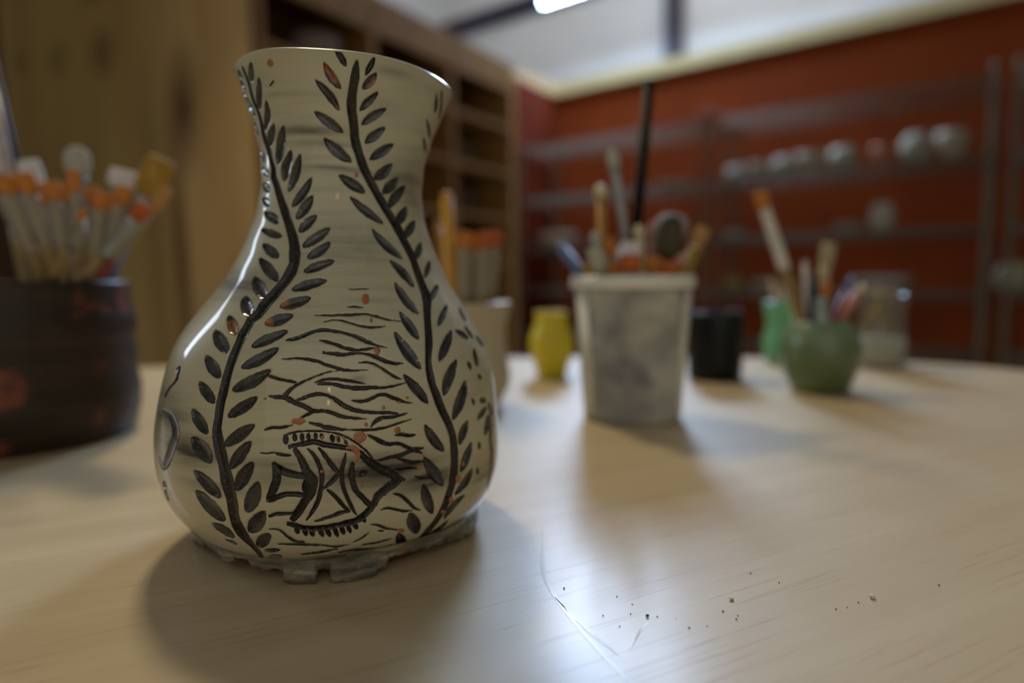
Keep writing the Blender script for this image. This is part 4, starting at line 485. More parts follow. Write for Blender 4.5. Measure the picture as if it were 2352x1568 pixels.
wave_line 0 0 -2052 1030 -2058 1019 30 -11 31 -12 31 -6 31 -11 36 -12 31 -17 31 -5 36 -6 36 -12 35 -12 30 -5 36 0 36 0 36 0 36 -6 41 0 41 -6 36 0
wave_line 0 0 -2078 933 -2078 927 31 0 36 0 36 0 36 -6 35 0 30 0 36 0 36 0 36 0 36 0 36 -6 36 -5 41 -6 41 0 36 0 36 -6
wave_line 0 0 -1853 858 -1853 853 41 -11 36 -12 36 -12 41 -17 41 -11 41 -6 41 -6 41 -5 41 0 41 0
wave_line 0 0 -2078 744 -2083 732 36 -6 36 -11 36 -11 25 -11 30 -17 26 -18 31 -23 26 -22 26 -23 25 -23 31 -29 26 -23 20 -23 31 -29 26 -23 30 -23 36 -22 41 -17 35 -18 41 -11
wave_line 0 0 -2216 618 -2216 612 30 11 30 6 31 6 31 0 36 -6 36 -6 36 -11 31 -11 36 -11 36 -12 36 -12 35 -11 35 -11 36 -17 31 -6 41 0 36 -6 36 0 41 -5 36 0
wave_line 0 0 -2319 504 -2324 498 31 0 36 -6 31 -6 31 -11 35 -12 25 -12 31 -17 31 -17 31 -17 36 -17 31 -11 36 -12 36 -12 36 -5 35 -11 35 -12 36 -12 36 -5
wave_line 0 0 -2247 435 -2247 429 20 0 20 -6 16 0 16 -5 20 -6 20 0 16 -6 16 0
wave_line 0 0 -2514 355 -2514 349 31 11 31 12 31 12 36 5 31 11 31 12 25 17 30 17 31 12 26 17 31 17 26 17
wave_line 0 0 -2416 320 -2416 309 36 0 36 0 35 0 35 0 36 0 36 -6 36 0 36 0 36 0 41 0 36 0 36 6 36 6 36 0 36 0 36 6 36 0 36 5
wave_line 0 0 -3272 378 -3277 372 36 5 35 0 30 0 31 0 36 0 31 -6 31 0 31 0 31 0 36 0 30 0 30 0 36 0 31 -5 31 0 31 0 31 -5 31 -6 31 0 30 0 30 -6 31 0 31 0 31 -6 31 -6 31 0 26 -5 36 0 30 -6 30 0 31 -6 26 -11 31 -6 31 -6 31 -5 30 -12 30 0 36 0 31 0 31 0 36 0 31 6 31 0 36 6 30 0 30 0
wave_line 0 0 -2683 269 -2688 258 31 0 36 0 36 6 36 5 36 0 36 0 36 5 36 0 35 0 35 0 36 0 36 -5 36 -5 36 0 36 -6 36 -6 36 -6 36 0 36 -5 36 -6 36 -6 41 -6 41 -6 36 -5 41 -11 41 -6
wave_line 0 0 -3083 269 -3088 263 36 6 36 0 36 5 36 0 31 0 36 6 36 6 31 0 36 0 35 0 35 6 36 6 31 6 31 0 36 0 36 5 31 5 36 6 31 0 31 6 36 6 36 6 30 0 30 0
wave_line 0 0 -3283 618 -3277 601 31 11 30 6 36 12 31 11 36 6 31 0 31 0 31 0 30 0 30 6 31 0 36 0 31 0 36 5 20 5 31 12 21 23 20 23 20 23 21 23 16 17 15 23 15 23 16 22
wave_line 0 0 -3354 1070 -3354 1064 36 0 36 0 35 0 41 0 36 6 35 6 36 6 31 6
wave_line 0 0 -3211 1076 -3211 1070 36 0 31 -11 31 0 31 -6 31 -6 30 0 30 0 36 0 31 -6 31 6
wave_line 0 0 -3308 509 -3308 504 36 6 31 0 36 0 35 0 30 -6 26 -6 26 -11 21 -12 20 -17 20 -17 16 -23 15 -23 25 -12 21 -17 21 -17 20 -23 20 -11 26 -11 26 -12 31 -6 36 0 36 0 31 -5 36 0
fin_outline 0 3 -3144 1202 -3139 1190 25 5 26 6 26 12 25 11 26 6 26 6 30 5 31 6 26 6 25 6 31 0 26 0 31 0 31 5 25 6 25 0 31 0 31 0 26 0 31 0 30 0 25 0 31 0 31 0 26 0 26 0 31 -6 31 0 25 0 25 -5 31 -6 31 0 31 0 26 -6 25 -5 30 -6 31 -6 26 -6 26 -12 26 -11 25 -5 25 -6 31 -12 31 -11 26 -11 26 -12 25 -12 25 -11 26 -11 21 -12 26 -17 25 -11 20 -12 21 -17 26 -17 25 -12 20 -11 21 -17 21 -17 20 -17 20 -18 21 -17 21 -23 15 -17 15 -17 16 -17
fin_ray 0 3 -3124 1202 -3124 1202 5 0 0 0 0 0 -5 0 6 0 -5 -6 5 -6 0 -6 5 -6 -5 0 5 -5 0 -5 5 -6 -5 -12 0 -6 0 -6 0 -6 5 -5 0 -11 0 -6 -5 -6 5 -6 0 -6 5 -6 -5 0 5 0 -5 -5 5 -5 -5 0 0 0 5 0 0 0
fin_ray 0 3 -3037 1219 -3042 1219 0 0 0 -6 6 -6 -5 0 0 0 0 0 5 -6 -5 -6 5 0 0 -5 5 -5 0 -6 0 -6 -5 -6 5 -6 5 -5 0 -5 0 -6 0 -6 5 -6 0 -6 0 0 -5 -6 5 -6 -5 0 5 -5 0 -5 6 0 -5 0 0 0 5 0 0 0
fin_ray 0 3 -2965 1219 -2970 1219 0 0 0 0 5 0 0 0 0 -6 -5 0 5 0 -5 -6 6 -6 0 -6 0 -5 -5 -5 0 -6 0 -6 5 0 0 -6 0 -6 5 -5 0 -5 0 -6 -5 -6 5 -6 0 -6 0 0 0 -6 5 -6 -6 0 5 0 0 0 5 -5 0 0 0 0
fin_ray 0 3 -2903 1225 -2908 1225 0 -6 0 0 0 0 -6 -6 5 0 0 0 0 -6 -5 -6 5 -6 0 -6 0 0 -5 0 5 -5 0 -5 0 -6 0 -6 0 -6 0 -6 0 -5 5 -5 0 0 5 -6 0 -6 6 -6 -5 -6 0 0 0 0 5 -6 0 -6 5 0 0 0 0 0
fin_ray 0 3 -2842 1225 -2847 1225 0 0 0 0 0 0 -5 -6 5 -6 0 0 6 0 0 -6 0 0 -5 0 5 -6 0 -6 5 -6 0 -5 0 0 0 0 0 -5 0 -6 0 -6 5 0 0 -6 0 -6 -5 0 5 -5 0 -5 5 0 -5 0 0 0 0 0 5 -6 0 -6 0 0
fin_ray 0 3 -2785 1219 -2790 1219 0 0 0 0 0 0 0 0 5 0 -6 0 0 0 0 -6 5 -6 0 0 5 0 0 -6 0 -6 -5 -5 5 -5 5 -6 0 0 0 0 0 -6 6 -6 0 -6 0 0 -5 0 5 -5 0 -5 0 0 0 0 5 0 -5 0 5 -6 0 0 -5 0
fin_ray 0 3 -2683 1207 -2688 1207 0 0 0 0 5 0 0 0 0 0 0 -5 5 -5 -5 0 6 0 0 -6 5 -6 0 -6 0 -6 0 -5 5 -5 0 0 0 -6 0 -6 0 -6 0 -6 -5 -6 5 -6 0 -5 0 0 -5 0 5 -5 -6 -6 0 0 0 0 5 -6 0 0 0 0
fin_ray 1 3 -2688 1213 -2688 1213 0 0 0 0 5 0 -5 0 5 -6 -5 -6 0 0 0 0 5 -5 0 -5 0 -6 -5 -6 6 0 0 -6 0 -6 0 -5 0 -5 5 -6 0 -6 0 -6 0 -6 5 -6 0 -6 5 0 0 0 5 -5 -6 -5 5 0 0 0 0 0 0 0 0 -6
fin_ray 1 3 -2626 1202 -2632 1202 0 0 0 0 0 0 0 0 5 0 0 -6 5 -6 -5 0 0 0 0 -6 5 -6 0 -5 0 -5 0 0 0 -6 0 -6 5 -6 0 -6 0 0 5 -6 0 -6 0 -5 -5 -5 6 0 0 0 5 -6 0 -6 0 0 -5 0 5 0 5 0 0 0
fin_ray 1 3 -2560 1173 -2565 1173 0 0 0 0 0 0 0 0 5 0 0 -6 5 -6 0 0 0 0 0 -5 6 0 0 0 5 -5 0 -6 0 0 0 -6 0 -6 5 0 5 -6 0 -6 0 0 5 0 0 -6 5 -5 -5 0 0 0 0 -5 6 0 0 0 0 0 0 0 0 0
fish_outline 0 3 -3093 1133 -3083 1104 26 6 26 6 25 5 31 6 31 6 25 6 26 6 26 5 25 6 31 0 31 5 25 6 31 6 31 6 25 6 26 5 36 0 20 0 31 -6 26 -5 26 -6 26 -6 25 -5 30 -11 26 -6 31 0 31 0 26 -6 25 -6 30 0 31 0 26 -6 31 -6 31 0 26 -5 25 -6 30 -6 31 0 26 0 26 -5 31 -6 25 -6 30 -11 31 -6 31 -12 26 -11 31 -11 20 -6 26 -11 16 -17 20 -18 15 -17 26 -17 21 -23 20 -11 25 -17 26 -12 26 -17 25 -11 25 -12 26 -12 26 -17 26 -17 26 -12 25 -11 25 -17 26 -12 31 -11 26 -11 26 -17 30 -12 25 -12 31 -17 21 -11 26 -17 25 -17 20 -11 36 -18 21 -17 36 -11 25 -18 36 6 31 -17 36 0
fish_outline 0 3 -1991 830 -2022 870 -26 -17 -30 -6 -25 -12 -31 -11 -21 -17 -31 -6 -25 -11 -26 -12 -26 -12 -25 -11 -26 -11 -26 -17 -25 -12 -20 -12 -26 -11 -26 -17 -15 -12 -26 -17 -16 -11 -20 -23 -15 -23 -10 -28 -15 -23 -16 -18 -21 -17 -10 -17 -20 -23 -20 -17 -26 -17 -21 -17 -20 -17 -20 -17 -26 -17 -21 -12 -26 -18 -20 -11 -25 -11 -26 -12 -31 -12 -21 -11 -36 -5 -25 -6 -31 -6 -26 -5 -30 0 -31 0 -26 -6 -30 -6 -31 0 -26 -6 -31 -5 -31 -6 -30 0 -25 0 -31 -6 -31 -5 -31 0 -31 -6 -25 0 -25 0 -31 -6 -31 0 -31 0 -31 -6 -31 0 -26 0 -31 0 -30 0 -30 0 -26 0 -31 6 -26 6 -31 0 -30 0 -31 6 -26 6 -25 5 -26 5 -26 12 -25 12 -31 5 -26 6 -20 12 -31 5 -26 6 -25 6
fish_outline 0 3 -3011 1122 -3047 1104 15 -18 16 -22 21 -17 15 -18 20 -17 15 -17 21 -23 16 -23 15 -17 10 -17 16 -23 10 -17 15 -17 10 -23 10 -17 11 -23 21 -17 15 -23 20 -18 15 -23 26 -28 6 -17 10 -29 0 -5 0 -34 -6 -18 -10 -29 -5 -17 -15 -28 -5 -23 -11 -23 -10 -17 -20 -23 -5 -23 -21 -17 -10 -17 -20 -23 -16 -23 -16 -17 -10 -23 -20 -23 -15 -23 -21 -23 -16 -17 -20 -23 -20 -23 -26 -17 -16 -17 -25 -17 -20 -17 -26 -17 -21 -23
tail_outline 0 3 -2898 887 -2893 933 -31 6 -26 5 -31 5 -30 6 -30 0 -31 0 -26 6 -26 6 -31 0 -31 6 -31 6 -25 5 -35 6 -26 6 -31 11 -25 6 -26 11 -21 11 -25 18 -26 6 -21 23 -25 11 -20 17 -31 12
tail_outline 0 3 -3206 1013 -3231 1001 21 -17 5 -22 20 -17 5 -23 21 -23 0 -18 5 -29 0 -17 0 -29 0 -17 -5 -28 0 -23 -10 -23 -10 -17 -11 -23 -11 -23 -15 -23 -10 -23 -15 -23 -10 -23 -16 -23 -15 -22 -20 -17 -6 -23 -21 -23 0 -29
tail_outline 0 3 -3283 750 -3288 738 26 5 26 -17 21 12 36 0 25 6 31 11 31 5 25 12 31 12 31 6 25 5 26 11 31 6 25 6 31 0 26 0 31 0 25 0 30 0 31 0 31 0 26 -6 26 -6 25 0 25 -5 26 -6
tail_outline 0 3 -2898 887 -2924 893 -5 -23 -10 -23 0 -17 -10 -17 -5 -23 0 -29 -6 -23 0 -17
fish_stripe 0 3 -2903 1116 -2914 1110 25 -12 21 -17 26 -11 20 -17 21 -17 16 -17 15 -17 15 -18 20 -23 16 -17 11 -17 10 -17 15 -23 10 -23 10 -23 10 -17 11 -23 6 -23 5 -23 5 -23 0 -23 0 -17 0 -23 0 -23 -5 -23 0 -23 -6 -28 -5 -23 -5 -23 -6 -17 -5 -23 -5 -23 -5 -23 -5 -22 -10 -23 -10 -23 -10 -23 -10 -18 -16 -23 -16 -22 -15 -17 -10 -23 -21 -23 -15 -17 -15 -17 -16 -23 -26 -23 -15 -23 -20 -17 -16 -17 -21 -17 -20 -23
fish_stripe 0 3 -2796 1127 -2811 1116 21 -17 15 -17 20 -17 21 -17 26 -17 15 -23 15 -17 21 -18 21 -18 15 -17 20 -22 16 -23 21 -18 20 -17 15 -17 21 -23 21 -17 25 -17 20 -17 26 -17
fish_stripe 0 3 -2591 933 -2621 950 -20 -23 -16 -23 -15 -23 -20 -17 -21 -17 -21 -17 -26 -17 -20 -17 -25 -12 -21 -18 -31 -17 -20 -17 -26 -11 -26 -11
fish_stripe 0 3 -2714 824 -2724 813 26 -17 21 -18 21 -12 20 -17 25 -17 16 -17 21 -17 20 -17 15 -17 15 -17 21 -17 16 -23 15 -23 20 -17 15 -17 16 -17 21 -17 20 -18 20 -23 21 -23
fish_stripe 0 3 -2509 629 -2514 652 -30 -5 -30 0 -26 -6 -26 -5 -31 -6 -31 0 -25 -5 -31 -6 -26 -6 -25 -12 -31 -6 -26 -11 -25 -6 -31 -6 -31 -5 -25 -5 -26 -6 -26 -6 -30 -6 -31 -12 -31 -5 -25 -5 -31 0 -31 -6
fish_stripe 0 3 -2544 1082 -2555 1082 0 -23 -5 -18 0 -23 -10 -23 0 -23 -10 -22 -11 -23 -5 -18 -5 -23 -11 -22 -5 -17 -5 -29 0 -23 0 -23 0 -23 5 -29 5 -23 0 -22 5 -23 5 -23 5 -23 6 -23 6 -22 10 -29 10 -23 10 -23 10 -23 10 -23 10 -23 11 -23 11 -23 10 -22 15 -29 10 -23 10 -22 15 -29 10 -23 16 -23 11 -23 20 -23 10 -23 21 -17
fish_gill 0 3 -2462 1013 -2493 1013 0 -23 -10 -17 -6 -23 -6 -23 6 -23 -5 -29 0 -23 0 -23 0 -23 0 -23 5 -22 11 -28 10 -23 5 -23 5 -18 10 -29 10 -22 10 -23 11 -18 21 -22 20 -17 20 -23 21 -17 21 -18 20 -23 20 -17 21 -17 16 -23 20 -17 25 -22 21 -12 31 -18 25 -17 31 -11
fish_eye 0 3 -2411 927 -2411 921 0 6 0 -5 10 5 10 -12 10 6 10 -6 11 0 11 0 10 0 10 6 10 -6 10 0 10 -5 10 6 0 -12 0 11
fin_ray 0 3 -3042 526 -3047 526 0 0 0 0 5 0 0 0 6 0 -5 -5 5 0 0 -6 0 -5 0 -6 5 -6 -5 -5 5 0 0 -6 5 -6 0 -12 0 -5 5 0 0 -6 0 -5 0 -6 5 -6 0 -6 5 -6 -5 -5 5 0 0 -6 6 0 -5 0 5 0 5 0 0 0
fin_ray 0 3 -2970 526 -2975 521 -5 -5 0 0 5 0 0 0 5 0 -5 -6 5 0 0 -6 5 -6 0 -5 11 -6 -5 -12 5 -5 0 -6 0 -6 5 -5 5 -12 0 -6 0 -5 5 -6 -5 -12 0 -5 0 -5 5 -6 -5 -6 5 -6 -5 -6 5 0 0 0 0 -6 0 0 0 0
fin_ray 0 3 -2903 515 -2908 515 0 0 0 0 5 0 0 0 5 0 -6 -6 5 -6 0 -5 5 0 -5 -6 5 -5 0 -12 5 -6 0 -5 0 -6 0 -12 6 -11 0 -5 0 -6 5 -6 -6 -6 6 -6 0 -11 5 -6 -5 -6 5 0 0 0 5 -5 -5 -6 5 0 5 0 0 0
fin_ray 0 3 -2821 515 -2826 515 0 0 0 0 0 0 0 -6 5 -6 -5 -5 5 0 0 -6 5 -5 0 -6 10 -6 0 -11 6 -6 0 -6 5 -6 0 -11 0 -11 5 -6 5 -6 5 -6 -5 -11 5 -6 0 -6 5 -5 0 -6 5 -6 -5 -5 5 0 0 -6 5 0 0 0 -5 -6
fin_ray 0 3 -2755 515 -2755 515 0 0 0 0 6 0 -5 -6 5 0 0 -5 5 -6 0 -6 5 -5 0 -6 10 -6 0 -6 5 -6 0 -11 0 -11 0 -6 5 -6 0 -11 0 -11 5 -6 0 -12 6 -6 -5 -6 5 -5 0 -5 5 -6 -5 -6 5 -6 0 -6 5 0 0 0 -5 0
fin_ray 0 3 -2678 515 -2683 509 0 0 0 0 5 -6 0 0 0 0 -5 -5 6 -5 0 -6 10 0 0 -6 5 -6 0 -11 5 -12 0 -6 0 -5 0 -6 5 -6 5 -11 0 -11 0 -6 0 -6 5 -6 0 -6 5 -5 -5 -6 6 -6 0 -5 5 0 -5 -6 5 0 0 0 0 0
fin_ray 0 3 -2765 515 -2765 515 5 0 0 0 0 0 0 -6 5 0 -5 -5 11 -6 0 -6 5 -5 0 -6 5 -6 5 -6 5 -6 0 -11 5 -6 0 -6 5 -11 5 -11 0 -11 5 -6 0 -6 6 -6 0 -12 5 -5 0 -5 5 -6 -5 -6 5 -6 -5 -6 0 0 5 0 0 0
fin_ray 0 3 -2688 521 -2693 521 0 0 0 0 5 0 0 -6 5 0 0 -6 5 -6 0 -5 6 -6 0 -12 10 -5 0 -6 5 -12 5 -11 5 -11 0 -6 5 -12 5 -11 0 -11 5 -12 0 -6 0 -5 0 -11 11 -6 -5 -6 5 -6 0 -6 0 -6 -5 -6 5 0 5 0 0 -5
fin_ray 0 3 -2621 526 -2626 526 0 0 5 0 5 0 -5 -5 5 -5 0 -6 5 0 0 -6 10 -6 0 -5 5 -6 0 -12 6 -5 0 -6 5 -12 0 -11 5 -6 5 -6 0 -11 5 -11 0 -11 5 -6 0 -6 5 -6 -5 -6 5 -5 0 -6 5 0 -5 -5 5 0 5 0 0 -6
fin_ray 0 3 -2555 532 -2555 532 0 0 0 0 5 0 0 -6 6 -6 -5 -5 5 -5 0 -6 5 0 0 -6 5 -12 0 -11 5 -5 0 -6 5 -6 5 -6 5 -12 0 -11 0 -5 5 -6 0 -12 6 -5 0 -5 5 -6 0 -6 5 -6 -5 -6 5 -6 0 -6 5 0 0 0 0 0
fin_ray 0 3 -2493 538 -2498 538 0 0 0 0 5 0 0 -6 5 0 0 0 5 0 0 -6 5 -6 0 -5 11 0 0 -12 5 -6 5 -5 5 -5 0 -6 5 -12 5 -6 0 -5 5 -6 0 -6 5 -5 0 -6 5 0 0 -6 5 -6 0 -5 6 0 -5 -6 5 0 0 0 0 0
fin_ray 0 3 -2396 584 -2401 584 0 0 0 0 0 0 0 0 5 0 -5 -6 5 -6 0 -6 6 0 0 -5 5 -6 0 -6 5 -5 0 -6 0 -6 5 -6 5 -6 0 -5 0 -6 5 0 0 -5 0 -6 0 -6 5 -6 -5 -6 5 0 0 0 6 -6 0 -6 5 0 0 0 -5 0
clay_spot 0 0 -2365 3165 -2370 3165 15 0 -16 -6 16 -6 -15 -6 10 -6 -10 -6 5 -11 0 -5 0 -6 0 -12 -10 -6 10 -6 -16 -6 21 0 -15 -5 15 -5
clay_spot 0 0 -2319 2203 -2324 2203 21 -6 -21 -6 20 -5 -20 -5 5 -12 -15 -17 -5 -17 0 -12 -5 -17 0 -17 -10 -12 5 -12 -21 -5 10 -11 -20 -6 26 0
clay_spot 0 0 -2278 2026 -2283 2026 5 0 -5 0 5 -6 -5 -6 0 -6 -5 -6 0 -5 -6 -5 0 -6 0 -6 -5 -6 6 -6 -5 0 5 0 -10 -6 5 -6
clay_spot 0 0 -2242 1820 -2242 1820 15 0 -15 0 11 -6 -11 -6 5 -11 -10 -11 5 -6 -5 -6 -10 -12 5 -12 -6 -11 5 -11 -10 -6 10 -6 -15 0 11 0
clay_spot 0 0 -2278 2020 -2283 2020 5 0 -5 0 5 0 -10 -6 5 -6 0 0 -5 -5 0 -5 0 -6 0 -6 -5 -6 0 -6 -5 0 5 0 -5 -6 5 -6
clay_spot 0 0 -1950 1454 -1950 1454 0 5 0 0 5 6 5 -6 5 0 5 0 5 0 5 -6 6 0 6 6 5 -6 5 0 5 0 5 0 0 -5 0 6
clay_spot 0 0 -2022 1436 -2027 1436 5 0 -5 0 6 0 -5 0 0 -5 0 -5 0 -6 0 0 0 0 -5 -6 -6 -6 5 -6 0 0 5 0 -10 0 5 0
clay_spot 0 0 -2191 1408 -2191 1408 5 0 -10 0 5 -6 -5 -6 6 -6 0 -6 0 -5 0 -5 0 -6 0 -6 -6 -6 0 -6 -5 0 5 0 -5 0 10 0
clay_spot 0 0 -2201 1322 -2201 1322 5 -6 -5 0 5 0 0 -6 0 0 -5 0 5 -6 0 -6 -5 -5 0 0 0 0 0 -5 -5 0 5 0 -5 0 5 0
clay_spot 0 0 -2365 1293 -2365 1293 10 -5 -10 0 5 0 -5 -5 0 -6 0 -6 0 -6 0 -6 5 -6 0 -6 -5 -5 5 0 -5 0 5 -5 -10 0 5 0
clay_spot 0 0 -2416 1236 -2427 1236 20 -6 -20 0 16 -11 -15 -11 15 -12 -16 -18 10 -17 -5 -11 -5 -17 5 -17 -15 -11 16 -17 -21 -12 20 -12 -20 -6 21 -6
clay_spot 0 0 -2042 1247 -2047 1253 10 0 -11 -6 10 -5 -10 -5 11 -12 -10 -6 0 -5 0 -11 0 -12 0 -6 -11 -6 10 -12 -10 -5 10 -5 -10 -6 11 -6
clay_spot 0 0 -1986 1202 -1986 1202 0 0 0 -6 5 5 5 -6 0 0 5 0 5 0 0 0 6 0 6 0 5 -5 5 0 5 0 0 6 0 -6 5 0
clay_spot 0 0 -3078 1299 -3078 1299 6 11 6 -11 10 6 15 -6 20 6 20 0 26 0 26 -6 26 6 26 0 20 -6 20 12 15 -6 16 5 11 -11 5 6
clay_spot 0 0 -2396 858 -2396 858 10 0 -5 0 6 -5 -10 0 5 -6 0 -5 0 -6 0 -12 0 -6 0 -6 -5 -5 0 -5 -6 -6 5 0 -10 0 10 -6
clay_spot 0 0 -1801 938 -1806 938 10 -5 -6 0 5 0 -5 -5 0 -6 -5 -6 5 -6 -5 0 0 -5 5 -11 -5 -6 5 -6 -5 -6 5 0 -10 0 6 -6
clay_spot 0 0 -1278 784 -1284 784 15 -6 -15 0 10 -11 -15 -6 16 -17 -11 -11 0 -12 0 -12 0 -17 0 -17 -11 -11 16 -17 -15 -6 10 -11 -15 0 15 -6
clay_spot 0 0 -1376 595 -1376 595 16 -6 -15 0 15 -11 -16 0 10 -11 0 -11 0 -12 0 -12 0 -11 6 -17 -5 -12 10 -11 -5 -6 10 -6 -15 0 15 -12
clay_spot 0 0 -1509 481 -1504 475 5 5 5 -11 5 6 10 -6 16 0 16 -12 10 0 15 -5 15 -6 16 0 16 -11 15 0 10 -6 5 5 10 -11 0 12
clay_spot 0 0 -2032 406 -2032 401 0 6 5 -6 10 6 10 -12 16 0 16 -5 15 0 15 -6 10 0 16 -6 16 -12 10 6 10 -5 10 6 5 -12 5 5
clay_spot 0 0 -2324 183 -2324 183 0 12 5 -17 10 11 5 -11 10 0 16 -6 11 0 10 -6 15 0 15 -6 10 -11 10 12 11 -12 11 6 5 -11 0 11
clay_spot 0 0 -2145 0 -2150 0 0 6 0 0 5 5 10 0 6 12 -30 0 15 -6 46 0 15 -11 15 0 11 0 10 0 5 -6 6 0 5 0 5 0
clay_spot 0 0 -3411 97 -3416 92 21 12 -15 -18 31 17 -5 -11 25 11 5 -11 21 0 20 0 10 -5 26 5 15 0 26 6 -5 -18 30 17 -10 -11 21 17
clay_spot 0 0 -3252 0 -3252 0 16 11 5 0 20 12 5 0 15 6 11 0 21 11 15 0 10 -6 10 0 5 -5 11 0 -5 -12 10 0 -15 -17 0 0
clay_spot 0 0 -2785 950 -2785 950 5 6 5 -6 0 5 0 0 5 0 10 -6 10 0 5 0 5 0 5 0 5 0 5 0 0 -5 6 6 6 -6 0 6
clay_spot 0 0 -4005 3948 -4015 3948 20 -5 -26 0 16 -6 -26 -5 10 -6 -25 -6 -5 -11 -6 -11 -5 -6 -10 -12 -21 -11 5 -6 -31 0 26 -5 -25 -6 20 -6
clay_spot 0 0 -1202 887 -1207 887 11 -6 -5 0 5 -5 -10 -6 5 -6 0 -5 5 -12 -10 -6 -5 -5 5 -12 -5 -12 5 -11 -10 0 10 -6 -11 0 5 0
clay_spot 0 0 -2591 1190 -2591 1190 6 6 6 -5 0 0 5 -6 5 6 5 0 5 0 5 -6 10 -6 5 6 5 0 5 0 0 -6 0 6 5 0 5 0
clay_spot 0 0 -2775 1207 -2780 1207 5 0 -5 0 5 -5 -5 -5 0 -6 0 -6 0 -6 0 -6 0 -5 5 -5 0 0 0 0 -5 -6 5 -6 -5 0 5 0
clay_spot 0 0 -2637 1207 -2642 1207 5 0 -5 0 0 0 -5 0 6 -5 0 -5 0 -6 0 -6 0 -6 0 -6 0 -5 5 -5 -6 0 5 0 -5 0 5 0
clay_spot 0 0 -3380 1442 -3380 1442 0 6 5 0 5 0 5 -6 5 6 5 0 5 0 6 0 6 0 5 0 5 0 5 0 5 -6 0 6 0 0 0 0
clay_spot 0 0 -1714 0 -1714 0 5 0 0 0 -5 6 0 0 10 0 5 0 10 -6 5 0 5 0 5 0 6 0 10 0 5 0 6 0 -5 0 0 0
clay_spot 0 0 -1765 1013 -1765 1007 0 0 0 0 5 6 5 -6 5 0 0 0 5 0 10 -5 5 0 5 5 5 -6 5 0 0 0 0 0 5 -6 5 6
clay_spot 0 0 -2555 1122 -2544 1104 31 11 25 0 36 6 21 -5 41 -17 15 -12 26 -23 15 -5 15 -29 11 -18 -10 -29 5 -11 -21 -22 -10 -17 -25 -12 -16 -17
"""

# ------------------------------------------------------------------ the carved vase
VP = [0.06073, 0.07625, 0.08359, 0.08491, 0.08349, 0.08086, 0.07595, 0.06608, 0.05492, 0.04685, 0.04122, 0.0393, 0.04099, 0.04589, 0.05201, -0.08965, -0.0916, -0.09281, -0.09289, -0.09184, -0.09032, -0.0888, -0.08729, -0.08642, -0.08584, -0.08509, -0.08422, -0.08309, -0.08186, -0.0807]
VH, VLEAN, VCY = 0.22497, 0.06525, 0.338
KN = 15; VR = np.array(VP[:KN]); VX = np.array(VP[KN:]); VU = np.linspace(0, 1, KN)
def spline_m(vals):
    n = len(vals); h = VU[1]; A = np.eye(n) * 4; A[0, 0] = A[-1, -1] = 2
    for i in range(n - 1): A[i, i + 1] = A[i + 1, i] = 1
    d = np.zeros(n); d[1:-1] = 3 * (vals[2:] - vals[:-2]) / h; d[0] = 3 * (vals[1] - vals[0]) / h; d[-1] = 3 * (vals[-1] - vals[-2]) / h
    return np.linalg.solve(A, d)
MR, MX = spline_m(VR), spline_m(VX)
def spl(vals, m, x):
    h = VU[1]; i = np.clip((x / h).astype(int), 0, KN - 2); t = (x - VU[i]) / h
    return vals[i] * (2*t**3 - 3*t**2 + 1) + m[i] * h * (t**3 - 2*t**2 + t) + vals[i + 1] * (-2*t**3 + 3*t**2) + m[i + 1] * h * (t**3 - t**2)
def vsurf(u, th, dr=0.0):                      # the vase wall: height fraction u, angle th, optional radial offset
    u = np.asarray(u, float); th = np.asarray(th, float)
    r = spl(VR, MR, u) + dr; cx = spl(VX, MX, u); tau = VLEAN * np.clip(u / .25, 0, 1)
    return np.stack([cx + r * np.cos(th) * np.cos(tau), VCY + r * np.sin(th), u * VH - r * np.cos(th) * np.sin(tau)], -1)
def vnorm(u, th):
    e = 1e-3; a = vsurf(np.clip(u + e, 0, 1), th) - vsurf(np.clip(u - e, 0, 1), th); b = vsurf(u, th + e) - vsurf(u, th - e)
    n = np.cross(b, a); return n / np.linalg.norm(n, axis=-1, keepdims=True)

STROKES = []
for line in MOTIF.strip().split('\n'):
    w_ = line.split(' '); a = np.array(list(map(int, w_[3:]))).reshape(-1, 4).cumsum(0)
    th_u = np.stack([a[:, 0] / 2000, a[:, 1] / 4000, a[:, 2] / 2000, a[:, 3] / 4000], 1)
    STROKES.append((w_[0], int(w_[1]), int(w_[2]), th_u))
DEPTH = dict(leaf=.0010, stem=.0009, wave_line=.00045, mark=.0006, fin_ray=.0005, fish_stripe=.0005, tail_outline=.0007, fish_outline=.0007, fin_outline=.0004, fish_gill=.0006, fish_eye=.0005, clay_spot=0, ring=.00035, curl=.0005)
def carve(t, v, k):                            # depth profile of a groove, t along it, v across it (-1..1)
    return DEPTH[k] * (1 - np.abs(v) ** 2.2) ** 1.6 * (1 - np.abs(2 * t - 1) ** 6)

